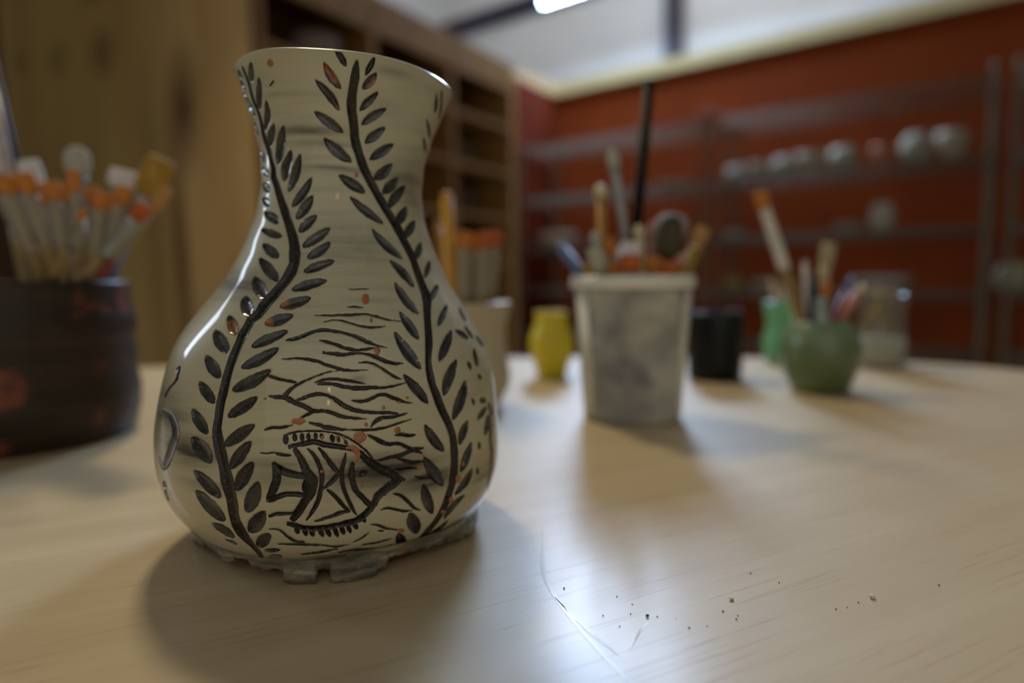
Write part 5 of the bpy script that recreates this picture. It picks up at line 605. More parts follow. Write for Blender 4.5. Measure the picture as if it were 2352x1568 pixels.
# body wall as a fine grid, pressed in where the motif is carved
TH0, TH1 = -math.pi - .36, .36
NF, NB, NR = 640, 60, 540
thc = np.r_[np.linspace(TH0, TH1, NF, endpoint=False), np.linspace(TH1, TH0 + 2 * math.pi, NB, endpoint=False)]
U0 = .0; ur = np.linspace(U0, 1, NR)
dep = np.zeros((NR, NF + NB)); hit = np.zeros_like(dep, bool)
for k, fl, g, a in STROKES:
    if DEPTH[k] == 0: continue
    n = len(a); md = vsurf((a[:, 1] + a[:, 3]) / 2, (a[:, 0] + a[:, 2]) / 2); q = int(math.ceil(np.linalg.norm(np.diff(md, axis=0), axis=1).max() / .0002)); ti = np.linspace(0, n - 1, (n - 1) * q + 1); i = np.minimum(ti.astype(int), n - 2); fr = (ti - i)[:, None]
    b = a[i] * (1 - fr) + a[i + 1] * fr; v = np.linspace(-1, 1, 25)
    T = (b[:, 0:1] * (1 - v) + b[:, 2:3] * (1 + v)) / 2; Uu = (b[:, 1:2] * (1 - v) + b[:, 3:4] * (1 + v)) / 2
    D = carve((ti / (n - 1))[:, None], v[None, :], k)
    ci = np.round((T - TH0) / (TH1 - TH0) * NF).astype(int); ri = np.round((Uu - U0) / (1 - U0) * (NR - 1)).astype(int)
    ok = (ci >= 0) & (ci < NF) & (ri >= 0) & (ri < NR)
    np.maximum.at(dep, (ri[ok], ci[ok]), D[ok]); hit[ri[ok], ci[ok]] = True
TT, UU = np.meshgrid(thc, ur)
wob = .00025 * np.sin(UU * 95 + np.sin(TT * 2) * 1.5) * np.clip((UU - .5) * 3, 0, 1) + .0005 * np.sin(TT * 3 + UU * 9) * np.clip(1 - UU * 1.4, 0, 1)
wob *= 0.9
Nn = vnorm(UU, TT); Pb = vsurf(UU, TT) + Nn * (wob - dep - hit * .00022)[..., None]
Pb[..., 2] = np.maximum(Pb[..., 2], .0002)
def wobble(u, th): return .9 * (.00025 * np.sin(u * 95 + np.sin(th * 2) * 1.5) * np.clip((u - .5) * 3, 0, 1) + .0005 * np.sin(th * 3 + u * 9) * np.clip(1 - u * 1.4, 0, 1))
nc = NF + NB
ii, jj = np.meshgrid(np.arange(NR - 1), np.arange(nc), indexing='ij'); j2 = (jj + 1) % nc
quads = np.stack([ii * nc + jj, ii * nc + j2, (ii + 1) * nc + j2, (ii + 1) * nc + jj], -1).reshape(-1, 4)
me = bpy.data.meshes.new('body'); me.vertices.add(NR * nc); me.vertices.foreach_set('co', Pb.reshape(-1).astype(np.float32))
me.loops.add(quads.size); me.loops.foreach_set('vertex_index', quads.reshape(-1).astype(np.int32))
me.polygons.add(len(quads)); me.polygons.foreach_set('loop_start', (np.arange(len(quads)) * 4).astype(np.int32)); me.polygons.foreach_set('loop_total', np.full(len(quads), 4, np.int32))
me.update(calc_edges=True)
# brushed grey smudges of slip, placed where the potter left them (angle, height, half widths, strength)
SM = [(-1.093, .2303, .333, .0315, .8), (-.831, .2017, .231, .0286, .7), (-1.58, .2303, .256, .0315, .35), (-.45, .7868, .42, .05, .42), (-1.757, .8627, .405, .0086, .6), (-1.567, .8398, .451, .0086, .35), (-1.421, .7954, .441, .0057, .4), (-2.295, .5565, .456, .0343, .5), (-2.108, .2532, .231, .0315, .6), (-2.39, .299, .256, .0544, .5), (-1.298, .0386, .343, .0286, 1), (-1.787, .0358, .343, .0286, .6), (-.632, .0172, .354, .0343, .7), (-1.224, .3991, .046, .0086, .4), (-1.275, .6452, .441, .0544, .22), (-.919, .9828, .231, .0114, .3), (-1.949, .9285, .333, .0057, .25), (-.957, .9156, .22, .0229, .15), (-1.672, .5894, .154, .0515, .15), (-.355, .1745, .231, .0429, .35), (-1.895, .196, .226, .0114, .3), (-1.472, .8398, .287, .0057, .5), (-1.131, .5393, .22, .0057, .2), (-2.343, .9557, .185, .02, .25),
      (.8, .4, .6, .06, .5), (1.6, .25, .5, .04, .6), (2.2, .7, .5, .03, .5)]
sg = np.zeros_like(TT)
for a, u_, ra, ru, s in SM:
    d = ((TT - a) / ra) ** 2 + ((UU - u_) / ru) ** 2; sg = np.maximum(sg, s * np.exp(-d * 1.1))
at_ = me.attributes.new('smudge', 'FLOAT', 'POINT'); at_.data.foreach_set('value', sg.reshape(-1).astype(np.float32))

m, nt, p = new_mat('cream_slip_glaze'); SLIP = m
co = coords(nt); mp = nd(nt, 'ShaderNodeMapping'); mp.inputs['Scale'].default_value = (16, 16, 230); nt.links.new(co, mp.inputs[0])
st = noise(nt, mp.outputs[0], 1.0, 5, .6); big = noise(nt, co, 14, 3); fine = noise(nt, co, 420, 2)
at1 = nd(nt, 'ShaderNodeAttribute', attribute_name='smudge')
c = ramp(nt, big, [(.3, (.47, .44, .305)), (.7, (.54, .525, .40))])
sz = nd(nt, 'ShaderNodeSeparateXYZ'); nt.links.new(co, sz.inputs[0])
low = ramp(nt, mth(nt, 'ADD', mth(nt, 'MULTIPLY', sz.outputs[2], 4.4), mth(nt, 'MULTIPLY', big, .3)), [(.15, (.8, .8, .8)), (.75, (0, 0, 0))])
c = mixc(nt, low, c, (.58, .505, .315))
stk = ramp(nt, st, [(.5, (0, 0, 0)), (.78, (1, 1, 1))])
fac = mth(nt, 'MULTIPLY', at1.outputs['Fac'], mth(nt, 'ADD', mth(nt, 'MULTIPLY', st, 2.6), .1))
fac2 = mth(nt, 'ADD', fac, mth(nt, 'MULTIPLY', stk, .20)); cl = nd(nt, 'ShaderNodeClamp'); nt.links.new(fac2, cl.inputs[0])
c = mixc(nt, cl.outputs[0], c, (.05, .044, .036))
vr = nd(nt, 'ShaderNodeTexVoronoi'); vr.inputs['Scale'].default_value = 190; nt.links.new(co, vr.inputs['Vector'])
pin = ramp(nt, vr.outputs['Distance'], [(.035, (1, 1, 1)), (.07, (0, 0, 0))]); pin2 = mth(nt, 'MULTIPLY', pin, mth(nt, 'GREATER_THAN', noise(nt, co, 40, 2), .60))
c = mixc(nt, mth(nt, 'MULTIPLY', pin2, .5), c, (.12, .09, .06))
nt.links.new(c, p.inputs['Base Color']); p.inputs['Roughness'].default_value = .36; p.inputs['Coat Weight'].default_value = .6; p.inputs['Coat Roughness'].default_value = .03
p.inputs['Specular IOR Level'].default_value = .12
bump(nt, p, mth(nt, 'ADD', mth(nt, 'MULTIPLY', st, .6), mth(nt, 'MULTIPLY', fine, .15)), .12, .0006)
def dark_glaze(name, rust, coat=.8, base=(.009, .0085, .008), hi=(.055, .053, .05)):
    m, nt, p = new_mat(name); co = coords(nt)
    a = noise(nt, co, 120, 3); b = noise(nt, co, 1500, 2); r = noise(nt, co, 75, 3)
    c = ramp(nt, a, [(.38, base), (.72, hi)])
    c = mixc(nt, ramp(nt, b, [(.60, (0, 0, 0)), (.70, (.55, .55, .55))]), c, (.22, .20, .175))
    c = mixc(nt, ramp(nt, r, [(rust, (0, 0, 0)), (rust + .08, (.85, .85, .85))]), c, (.34, .10, .025))
    nt.links.new(c, p.inputs['Base Color']); p.inputs['Roughness'].default_value = .3; p.inputs['Specular IOR Level'].default_value = .3; p.inputs['Coat Weight'].default_value = coat; p.inputs['Coat Roughness'].default_value = .06
    bump(nt, p, b, .15, .0003); return m
DARK = dark_glaze('carved_dark_glaze', .74); RUSTY = dark_glaze('carved_dark_glaze_with_rust', .48); LINE = dark_glaze('carved_black_line', .73, .25, (.007, .005, .004), (.026, .019, .014))
RUST = plain('bare_rust_clay_spot', (.36, .125, .045), .4, var=.2, scale=300, coat=.4)
FOOT = plain('bare_red_brown_foot_clay', (.13, .04, .02), .6, var=.25, scale=120)

vase = empty('carved_vase', (-.0905, VCY, 0), 'cream pear shaped vase carved with black vines, waves and a fish, nearest the camera', 'vase')
me.materials.append(SLIP); me.materials.append(FOOT)
mi = np.where(ur[ii.reshape(-1)] < .036, 1, 0).astype(np.int32); me.polygons.foreach_set('material_index', mi)
body = obj('body', me, None, vase)
# rim lip and inner wall
rows = []; n = 128; tq = np.linspace(0, 2 * math.pi, n, endpoint=False)
for dr, du, u in [(0, 0, 1), (-.0004, .0009, 1), (-.0014, .0015, 1), (-.0026, .0012, 1), (-.0034, 0, 1), (-.0038, 0, .97), (-.0042, 0, .9), (-.0045, 0, .8), (-.005, 0, .65), (-.005, 0, .5), (-.005, 0, .3), (-.006, 0, .12), (-.012, 0, .05)]:
    P = vsurf(np.full(n, u), tq, dr); P[:, 2] += du + (.0003 * np.sin(tq * 5) if u == 1 and du else 0); rows.append(P)
v = np.concatenate(rows); f = [[i * n + k, i * n + (k + 1) % n, (i + 1) * n + (k + 1) % n, (i + 1) * n + k] for i in range(len(rows) - 1) for k in range(n)] + [[(len(rows) - 1) * n + k for k in range(n)]]
obj('rim', mesh('rim', v, f), SLIP, vase)
b = vsurf(np.zeros(n), tq, -.0005); b[:, 2] = .0002
obj('base_disk', mesh('base_disk', b, [list(reversed(range(n)))]), FOOT, vase, False)
# ragged skirt of slip around the foot
HEM = [(-2.435, .0088), (-2.219, .0068), (-2.181, .0053), (-2.133, .0042), (-2.063, .0057), (-2.054, .0083), (-1.917, .0091), (-1.914, .0053), (-1.818, .0051), (-1.74, .0055), (-1.695, .0054), (-1.676, .0011), (-1.597, .0004), (-1.492, .0005), (-1.483, .0061), (-1.448, .0055), (-1.414, .0048), (-1.403, .0013), (-1.321, .0005), (-1.154, .0004), (-1.131, .0022), (-1.071, .0032), (-1.051, .0056), (-.986, .0062), (-.87, .0060), (-.78, .0052), (-.679, .0045), (-.535, .0038)]
rg = np.random.default_rng(3); a = -.535
while a < -2.435 + 2 * math.pi - .15:
    a += rg.uniform(.05, .3); HEM.append((a, rg.uniform(.001, .008)))
    if rg.random() < .4: a += .01; HEM.append((a, rg.uniform(.001, .009)))
HEM.append((-2.435 + 2 * math.pi, .0088)); hx = np.array([h[0] for h in HEM]); hz = np.array([h[1] for h in HEM])
n = 720; tq = np.linspace(-2.435, -2.435 + 2 * math.pi, n, endpoint=False); hem = np.maximum(np.interp(tq, hx, hz) + rg.normal(0, .00022, n) + .0003 * np.sin(tq * 60), .0004)
rows = []; UT = .052; Pt = vsurf(np.full(n, UT), tq); rt = np.hypot(Pt[:, 0] + .0905, Pt[:, 1] - VCY)
ug = np.linspace(0, .06, 40); zg = ug * VH; rgd = spl(VR, MR, ug)
for s in np.linspace(0, 1, 7):
    z = Pt[:, 2] * (1 - s) + hem * s; rb = np.interp(z, zg, rgd) + (rt - rt.mean()) * (1 - s)
    flap = np.clip((.0075 - hem) / .006, 0, 1)
    rr = np.maximum(rb + .0002 + .0006 * s, rb + (rt - rb) * (.25 + .75 * flap) + .0002 + .0003 * s) + .0005 * s * s * np.sin(tq * 13) * flap
    rows.append(np.stack([-.0905 + rr * np.cos(tq), VCY + rr * np.sin(tq), z], -1))
top = vsurf(np.full(n, UT + .012), tq, .0001); rows.insert(0, top)
inner = rows[-1].copy(); inner[:, 0] += .0009 * -np.cos(tq); inner[:, 1] += .0009 * -np.sin(tq); rows.append(inner)
up = rows[1].copy(); up[:, 0] -= .002 * np.cos(tq); up[:, 1] -= .002 * np.sin(tq); rows.append(up)
v = np.concatenate(rows); f = [[(i + 1) * n + k, (i + 1) * n + (k + 1) % n, i * n + (k + 1) % n, i * n + k] for i in range(len(rows) - 1) for k in range(n)]
me = mesh('ragged_hem', v, f)
m, nt, p = new_mat('torn_grey_slip'); co = coords(nt); mp = nd(nt, 'ShaderNodeMapping'); mp.inputs['Scale'].default_value = (30, 30, 160); nt.links.new(co, mp.inputs[0])
s1 = noise(nt, mp.outputs[0], 1.3, 5, .6); c = ramp(nt, s1, [(.34, (.035, .031, .027)), (.52, (.17, .155, .12)), (.68, (.40, .37, .27))]); c = mixc(nt, ramp(nt, noise(nt, co, 90, 2), [(.68, (0, 0, 0)), (.72, (.9, .9, .9))]), c, (.36, .13, .05))
nt.links.new(c, p.inputs['Base Color']); p.inputs['Roughness'].default_value = .25; p.inputs['Coat Weight'].default_value = .5; bump(nt, p, noise(nt, co, 260, 3), .3, .0008)
hemo = obj('ragged_hem', me, m, vase); tag(hemo, 'torn grey slip flaps around the foot')

NAMES = dict(leaf='leaf', stem='vine', wave_line='wave_line', mark='carved_mark', fin_ray='fin_ray', fish_stripe='fish_stripe', tail_outline='fish_tail', fish_outline='fish_outline', fin_outline='fish_fin', fish_gill='fish_gill', fish_eye='fish_eye', clay_spot='clay_spot', ring='carved_ring', curl='carved_curl')
def inlay(k, fl, a, parent):
    n = len(a); rr = np.random.default_rng(n * 17 + int(abs(a[0, 0]) * 1000))
    if k in ('wave_line', 'fish_outline', 'stem', 'fish_stripe'):
        md = (a[:, :2] + a[:, 2:]) / 2; hf = (a[:, 2:] - a[:, :2]) / 2 * (1 + rr.normal(0, .07, (n, 1))); a = np.concatenate([md - hf, md + hf], 1)
    mid = vsurf((a[:, 1] + a[:, 3]) / 2, (a[:, 0] + a[:, 2]) / 2); sp = np.linalg.norm(np.diff(mid, axis=0), axis=1).max()
    q = max(1, int(math.ceil(sp / (.0008 if k == 'stem' else .0011)))); ti = np.linspace(0, n - 1, (n - 1) * q + 1); i = np.minimum(ti.astype(int), n - 2); fr = (ti - i)[:, None]; a = a[i] * (1 - fr) + a[i + 1] * fr; n = len(a)
    nv = {'leaf': 9, 'stem': 9, 'clay_spot': 7}.get(k, 5); v = np.linspace(-1, 1, nv)
    T = (a[:, 0:1] * (1 - v) + a[:, 2:3] * (1 + v)) / 2; Uu = (a[:, 1:2] * (1 - v) + a[:, 3:4] * (1 + v)) / 2
    t = np.linspace(0, 1, n)[:, None]
    off = (.00010 + .00025 * (1 - v ** 2)[None, :] * np.ones_like(t)) if k == 'clay_spot' else .00005 - carve(t, v[None, :], k)
    P = vsurf(np.clip(Uu, 0, 1), T) + vnorm(np.clip(Uu, .002, .998), T) * (off + wobble(Uu, T))[..., None]
    P[..., 2] = np.maximum(P[..., 2], .0005)
    f = [[i * nv + j, (i + 1) * nv + j, (i + 1) * nv + j + 1, i * nv + j + 1] for i in range(n - 1) for j in range(nv - 1)]
    me = mesh(NAMES[k], P.reshape(-1, 3), f)
    # outward facing
    if (Vector(me.polygons[len(f) // 2].normal).dot(Vector(vnorm(Uu.mean(keepdims=True), T.mean(keepdims=True)).reshape(3)))) < 0: me.flip_normals()
    mat = RUST if k == 'clay_spot' else (RUSTY if fl else (DARK if k in ('leaf', 'mark') else LINE))
    return obj(NAMES[k], me, mat, parent)
VINES = {}; FISH = None
for k, fl, g, a in STROKES:
    if k == 'stem': VINES[g] = inlay(k, fl, a, vase)
for k, fl, g, a in STROKES:
    if k == 'fish_outline' and FISH is None: FISH = inlay(k, fl, a, vase); FISH.name = 'carved_fish'; continue
    if k == 'stem': continue
    inlay(k, fl, a, VINES[g] if k == 'leaf' else vase) if not (g == 3) else None
for k, fl, g, a in [s for s in STROKES if s[2] == 3]:
    if k == 'fish_outline' and 'done' not in VINES: VINES['done'] = 1; continue
    inlay(k, fl, a, FISH)

# ------------------------------------------------------------------ pots on the table
def pot_on_table(name, c, prof, mat, label, cat, n=64, wob=0, part='wall'):
    c = Vector((c[0], c[1], 0)); r = empty(name, c, label, cat)
    MB().lathe([(a, z + .0002) for a, z in prof], c, n, wob).build(part, mat, r); return r, c
# dark brown pot
m, nt, p = new_mat('dark_brown_glaze'); co = coords(nt); b = noise(nt, co, 26, 3); s = noise(nt, co, 70, 3)
mp = nd(nt, 'ShaderNodeMapping'); mp.inputs['Scale'].default_value = (6, 6, 120); nt.links.new(co, mp.inputs[0]); rg_ = noise(nt, mp.outputs[0], 1.2, 4)
c = ramp(nt, rg_, [(.3, (.018, .011, .007)), (.7, (.042, .025, .015))]); c = mixc(nt, ramp(nt, b, [(.57, (0, 0, 0)), (.66, (.9, .9, .9))]), c, (.19, .05, .028)); c = mixc(nt, ramp(nt, s, [(.70, (0, 0, 0)), (.78, (.5, .5, .5))]), c, (.25, .16, .09))
nt.links.new(c, p.inputs['Base Color']); p.inputs['Roughness'].default_value = .5; p.inputs['Specular IOR Level'].default_value = .25; p.inputs['Coat Weight'].default_value = .12; p.inputs['Coat Roughness'].default_value = .15; bump(nt, p, rg_, .5, .002)
BP = at(66, 1000, .535); R_ = .0835
prof = [(R_ * .90, 0), (R_ * .95, .006), (R_ * 1.0, .022), (R_ * 1.02, .04), (R_ * .985, .055), (R_ * 1.01, .068), (R_ * .99, .08), (R_ * 1.03, .092), (R_ * .985, .105), (R_ * .965, .118), (R_ * .965, .126), (R_ * .955, .129), (R_ * .93, .1295), (R_ * .91, .127), (R_ * .92, .1), (R_ * .93, .05), (R_ * .88, .012), (.01, .009)]
bp, BPC = pot_on_table('brown_pot', BP, prof, m, 'dark brown speckled pottery jar full of brushes at the left edge', 'pot', 72, .006)
# white jar behind the vase
WJ = at(1066, 900, .64); wm = plain('ivory_jar_glaze', (.50, .43, .29), .45, var=.06, scale=20)
prof = [(.034, 0), (.036, .004), (.044, .018), (.0465, .03), (.044, .045), (.0415, .06), (.0425, .08), (.046, .097), (.0475, .102), (.046, .1035), (.043, .1), (.039, .07), (.04, .03), (.03, .007), (.005, .006)]
wj, WJC = pot_on_table('ivory_jar', WJ, prof, wm, 'ivory waisted brush jar half hidden behind the carved vase', 'jar')
# yellow vase
YV = at(1267, 840, .82); ym = plain('bright_yellow_glaze', (.72, .58, .02), .38, var=.05, scale=20, coat=.15)
prof = [(.0175, 0), (.0195, .003), (.021, .014), (.0265, .028), (.0285, .040), (.0265, .053), (.0215, .065), (.0195, .074), (.0205, .081), (.0205, .083), (.018, .083), (.017, .074), (.019, .065), (.024, .052), (.025, .04), (.022, .025), (.012, .006), (.004, .005)]
yv, _ = pot_on_table('yellow_vase', YV, prof, ym, 'small bright yellow vase left of the white plastic cup', 'vase', 48)
# white plastic cup
m, nt, p = new_mat('stained_white_plastic'); co = coords(nt); b = noise(nt, co, 26, 3); s = noise(nt, co, 17, 2); e = noise(nt, co, 55, 2)
c = ramp(nt, b, [(.38, (.80, .79, .70)), (.62, (.50, .50, .47))]); c = mixc(nt, ramp(nt, s, [(.50, (0, 0, 0)), (.62, (.75, .75, .75))]), c, (.24, .24, .30)); c = mixc(nt, ramp(nt, e, [(.68, (0, 0, 0)), (.76, (.4, .4, .4))]), c, (.50, .24, .16))
nt.links.new(c, p.inputs['Base Color']); p.inputs['Roughness'].default_value = .4; p.inputs['Subsurface Weight'].default_value = 0; p.inputs['Transmission Weight'].default_value = .45; p.inputs['IOR'].default_value = 1.15
CUPM = m; CU = at(1450, 930, .588)
clear = plain('milky_white_plastic', (.74, .73, .64), .35, var=.04)
cup = empty('plastic_cup', (CU.x, CU.y, 0), 'tall white plastic cup smeared with paint, full of brushes, in the middle of the table', 'cup'); CUC = Vector((CU.x, CU.y, 0))
MB().lathe([(.0405, .0003), (.0425, .001), (.043, .004), (.0445, .02), (.0505, .112), (.0515, .117), (.0500, .117), (.0488, .1), (.0425, .004), (.01, .003)], CUC, 72).build('wall', CUPM, cup)
MB().lathe([(.0516, .1165), (.0545, .1165), (.0553, .119), (.055, .1262), (.0537, .1280), (.0518, .1275), (.0512, .124), (.0508, .117)], CUC, 72, 0, False, False).build('rim_band', clear, cup)
for a in (-2.75, -.55):
    MB().loft(CUC + Vector((.0432 * math.cos(a), .0432 * math.sin(a), .005)), CUC + Vector((.0512 * math.cos(a), .0512 * math.sin(a), .115)), [(0, .009, .0012), (1, .011, .0012)], 10, (math.cos(a), math.sin(a), 0)).build('clear_edge_strip', clear, cup)
# black jar
BJ = at(1641, 850, .79); bm_ = plain('black_jar_glaze', (.006, .006, .006), .3, var=.2, scale=40, spec=.25)
bj, BJC = pot_on_table('black_jar', BJ, [(.029, 0), (.0315, .003), (.0325, .02), (.033, .06), (.0325, .079), (.0315, .0825), (.029, .0828), (.028, .08), (.029, .02), (.01, .006)], bm_, 'squat black cylindrical jar right of the white plastic cup', 'jar', 48)
# olive green pot
m, nt, p = new_mat('olive_green_glaze'); co = coords(nt); b = noise(nt, co, 22, 4); c = ramp(nt, b, [(.35, (.085, .115, .035)), (.65, (.13, .185, .075))]); sx = nd(nt, 'ShaderNodeSeparateXYZ'); nt.links.new(co, sx.inputs[0])
gz = ramp(nt, mth(nt, 'MULTIPLY', sx.outputs[2], 13), [(.45, (0, 0, 0)), (.95, (1, 1, 1))]); c = mixc(nt, gz, c, (.16, .235, .14))
nt.links.new(c, p.inputs['Base Color']); p.inputs['Roughness'].default_value = .3; p.inputs['Coat Weight'].default_value = .3; p.inputs['Coat Roughness'].default_value = .12
OG = at(1882, 870, .70)
og, OGC = pot_on_table('olive_pot', OG, [(.0265, 0), (.029, .002), (.0325, .01), (.0375, .025), (.0402, .04), (.0398, .052), (.036, .064), (.0305, .072), (.0285, .0755), (.0275, .0765), (.0255, .0755), (.028, .071), (.034, .06), (.0372, .045), (.0355, .025), (.028, .008), (.008, .006)], m, 'round olive green pot of brushes at the right of the table', 'pot')
# pale green glass, glass jar
gg = plain('pale_green_glass', (.24, .62, .34), .12, var=.08, scale=15, trans=.35)
gv, GVC = pot_on_table('green_glass_vase', at(1792, 800, .93), [(.0185, 0), (.0205, .003), (.0235, .014), (.0245, .026), (.0225, .04), (.0195, .05), (.0205, .062), (.0235, .078), (.025, .086), (.024, .087), (.0222, .078), (.019, .062), (.018, .05), (.021, .04), (.0228, .026), (.021, .012), (.006, .006)], gg, 'pale green waisted glass vase behind the olive pot', 'vase', 48)
clearg, nt, p = new_mat('milky_clear_glass'); p.inputs['Base Color'].default_value = (.85, .87, .82, 1); p.inputs['Roughness'].default_value = .05; p.inputs['Transmission Weight'].default_value = .96; p.inputs['IOR'].default_value = 1.3
co = coords(nt); bump(nt, p, noise(nt, co, 60, 2), .2, .001)
GJ = at(2020, 820, .87)
gj, GJC = pot_on_table('glass_jar', GJ, [(.027, 0), (.0305, .003), (.0325, .012), (.033, .035), (.031, .05), (.0285, .058), (.029, .075), (.031, .092), (.0325, .096), (.0315, .097), (.029, .09), (.027, .075), (.0268, .058), (.029, .049), (.031, .034), (.0305, .012), (.005, .006)], clearg, 'clear glass jar of thin brushes standing behind and right of the olive pot', 'jar', 48)
MB().lathe([(.0295, .0065), (.0302, .012), (.0306, .034), (.0300, .040), (.003, .041)], GJC, 40).build('white_filling', plain('milky_water', (.62, .63, .56), .25, var=.1, scale=40), gj)

# ------------------------------------------------------------------ brushes
orange = plain('orange_bristle', (.50, .17, .014), .6, var=.35, scale=700, stretch=(1, 1, .1)); redo = plain('red_orange_bristle', (.42, .09, .012), .6, var=.35, scale=700, stretch=(1, 1, .1))
whiteb = plain('white_bristle', (.66, .64, .66), .7, var=.15, scale=700, stretch=(1, 1, .1)); goldb = plain('golden_bristle', (.38, .21, .02), .6, var=.4, scale=700, stretch=(1, 1, .1)); greyb = plain('grey_white_bristle', (.42, .42, .36), .7, var=.25, scale=500, stretch=(1, 1, .1)); darkb = plain('dark_bristle', (.035, .028, .015), .6, var=.3, scale=500); tanb = plain('tan_bristle', (.42, .22, .06), .6, var=.3, scale=600)
silver = plain('dull_silver_ferrule', (.25, .23, .195), .45, .5, var=.1, scale=60); pale = plain('pale_plastic_ferrule', (.29, .245, .17), .5, var=.08, scale=60); grey = plain('grey_ferrule', (.30, .32, .33), .4, .5, var=.1, scale=60)
tanw = wood('tan_brush_wood', (.34, .235, .085), (.22, .14, .045), (1, 1, .1), 60, .45); ylw = plain('yellow_handle_paint', (.62, .31, .015), .4, var=.1); navy = plain('navy_handle_paint', (.006, .007, .022), .5, var=.1, spec=.2); blk = plain('black_handle_paint', (.004, .004, .004), .6, var=.1, spec=.15); pinkg = plain('pinkish_grey_handle', (.42, .36, .34), .4, var=.1); bluh = plain('slate_blue_handle', (.13, .17, .34), .4, var=.1); crm = plain('cream_handle_paint', (.56, .46, .3), .45, var=.1); oliveh = plain('olive_yellow_handle', (.30, .21, .03), .45, var=.1); ornh = plain('orange_brown_handle', (.40, .19, .03), .45, var=.1); redh = plain('dull_red_handle', (.30, .05, .03), .45, var=.1); tealh = plain('pale_teal_handle', (.30, .38, .34), .45, var=.1); greenh = plain('grey_green_handle', (.14, .16, .11), .45, var=.1); rosy = plain('rosy_handle', (.48, .24, .18), .45, var=.1)
def fit_in(c, tip, rimz, rimr, floor, baser, rim=None):
    """foot of a stick that leans in a pot from tip over the rim point to the pot floor"""
    rp = Vector(rim) if rim is not None else tip.copy(); rp.z = rimz
    d = Vector((rp.x - c.x, rp.y - c.y, 0))
    if d.length > rimr: d *= rimr / d.length
    rp = Vector((c.x + d.x, c.y + d.y, rimz))
    dirn = (rp - tip).normalized()
    if dirn.z > -.2: dirn = Vector((0, 0, -1))
    ft = rp + dirn * ((floor - rp.z) / dirn.z); e = Vector((ft.x - c.x, ft.y - c.y, 0))
    if e.length > baser:
        # slide up the wall of the pot where the stick meets it
        lo, hi = 0., 1.
        for _ in range(30):
            mid = (lo + hi) / 2; q = rp.lerp(ft, mid)
            if math.hypot(q.x - c.x, q.y - c.y) > baser: hi = mid
            else: lo = mid
        ft = rp.lerp(ft, lo)
    return ft
def brush(tip, foot, label, hw, hl, fl, hr, mats, group=None, shape='flat', ht=None, cat='brush', name='paint_brush'):
    """handle > ferrule > bristles along foot -> tip; hw head half width, hl head length, fl ferrule length, hr handle radius"""
    tip, foot = Vector(tip), Vector(foot); L = (tip - foot).length; d = (tip - foot) / L; ht = ht or max(hw * .45, .0018)
    root = empty(name, foot, label, cat, group)
    view = (tip - CAM).normalized(); fl_dir = (view - d * view.dot(d)).normalized()
    a = tip - d * hl; b = a - d * fl
    if fl > 0:
        MB().loft(foot, b, [(0, hr * .35, hr * .35), (.02, hr * .6, hr * .6), (.45, hr * .8, hr * .8), (.8, hr * 1.1, hr * 1.1), (1, hr * .95, hr * .95)], 10, fl_dir).build('handle', mats[0], root)
        MB().loft(b, a, [(-.02, hr * 1.05, hr * 1.05), (.06, hr * 1.1, hr * 1.1), (.1, hr, hr), (.45, (hr + hw) * .5, hr * .95), (.8, hw * .80, ht * .95), (.85, hw * .86, ht), (1, hw * .82, ht)], 12, fl_dir).build('ferrule', mats[1], root)
        if shape == 'flat': rg = [(-.06, hw * .72, ht * .85), (.2, hw * 1.02, ht * 1.15), (.6, hw * 1.05, ht), (.92, hw * .98, ht * .6), (1, hw * .85, ht * .3)]
        elif shape == 'round': rg = [(-.06, hw * .8, hw * .7), (.25, hw * 1.1, hw * .9), (.6, hw * 1.05, hw * .85), (.85, hw * .7, hw * .55), (1, hw * .2, hw * .2)]
        else: rg = [(-.06, hw * .8, ht * .8), (.3, hw * 1.15, ht * 1.1), (.7, hw * 1.1, ht), (.92, hw * .75, ht * .6), (1, hw * .35, ht * .3)]
        MB().loft(a, tip, rg, 14, fl_dir).build('bristles', mats[2], root)
    else:
        MB().loft(foot, tip - d * hl, [(0, hr * .9, hr * .9), (.5, hr, hr), (1, hr, hr)], 10, fl_dir).build('handle', mats[0], root)
        if hl > 0: MB().loft(tip - d * hl, tip, [(0, hr * .6, hr * .6), (.12, hw * .8, hw * .8), (.4, hw, hw), (.7, hw * .9, hw * .9), (.92, hw * .5, hw * .5), (1, hw * .15, hw * .15)], 14, fl_dir).build('handle_end', mats[1], root)
    return root
def ord_(i): return ['first', 'second', 'third', 'fourth', 'fifth', 'sixth', 'seventh', 'eighth', 'ninth', 'tenth', 'eleventh', 'twelfth'][i]
# brown pot: pixel of the tip, distance, pixel column at the rim
bz = .1285
def in_brown(px, py, Y, rx, label, hw, hl, fl, hr, mats, group=None, shape='flat', ht=None, **kw):
    tip = at(px, py, Y); rim = at(rx, 640, Y); ft = fit_in(BPC, tip, bz, .068, .014, .06, rim)
    return brush(tip, ft, label, hw, hl, fl, hr, mats, group, shape, ht, **kw)
G1 = 'orange-tipped brushes in the brown pot'
heads = [(-22, 402, .55, .0062, .015), (6, 404, .50, .0058, .014), (30, 396, .53, .0062, .0165), (57, 396, .555, .0062, .0165), (92, 420, .50, .0070, .0185), (118, 416, .54, .0052, .015), (143, 420, .505, .0055, .0165), (169, 389, .53, .0048, .0175), (210, 428, .51, .0055, .015), (236, 440, .485, .0062, .0145), (258, 444, .50, .0062, .016), (289, 428, .52, .0062, .0155)]
RX = [max(-95, 232 + (h[0] - 232) * .55) for h in heads]
order = sorted(range(len(heads)), key=lambda i: -abs(RX[i] - 66)); YO = {}
for q, i in enumerate(order): YO[i] = (1 if q % 2 else -1) * ((q + 1) // 2) * .0092
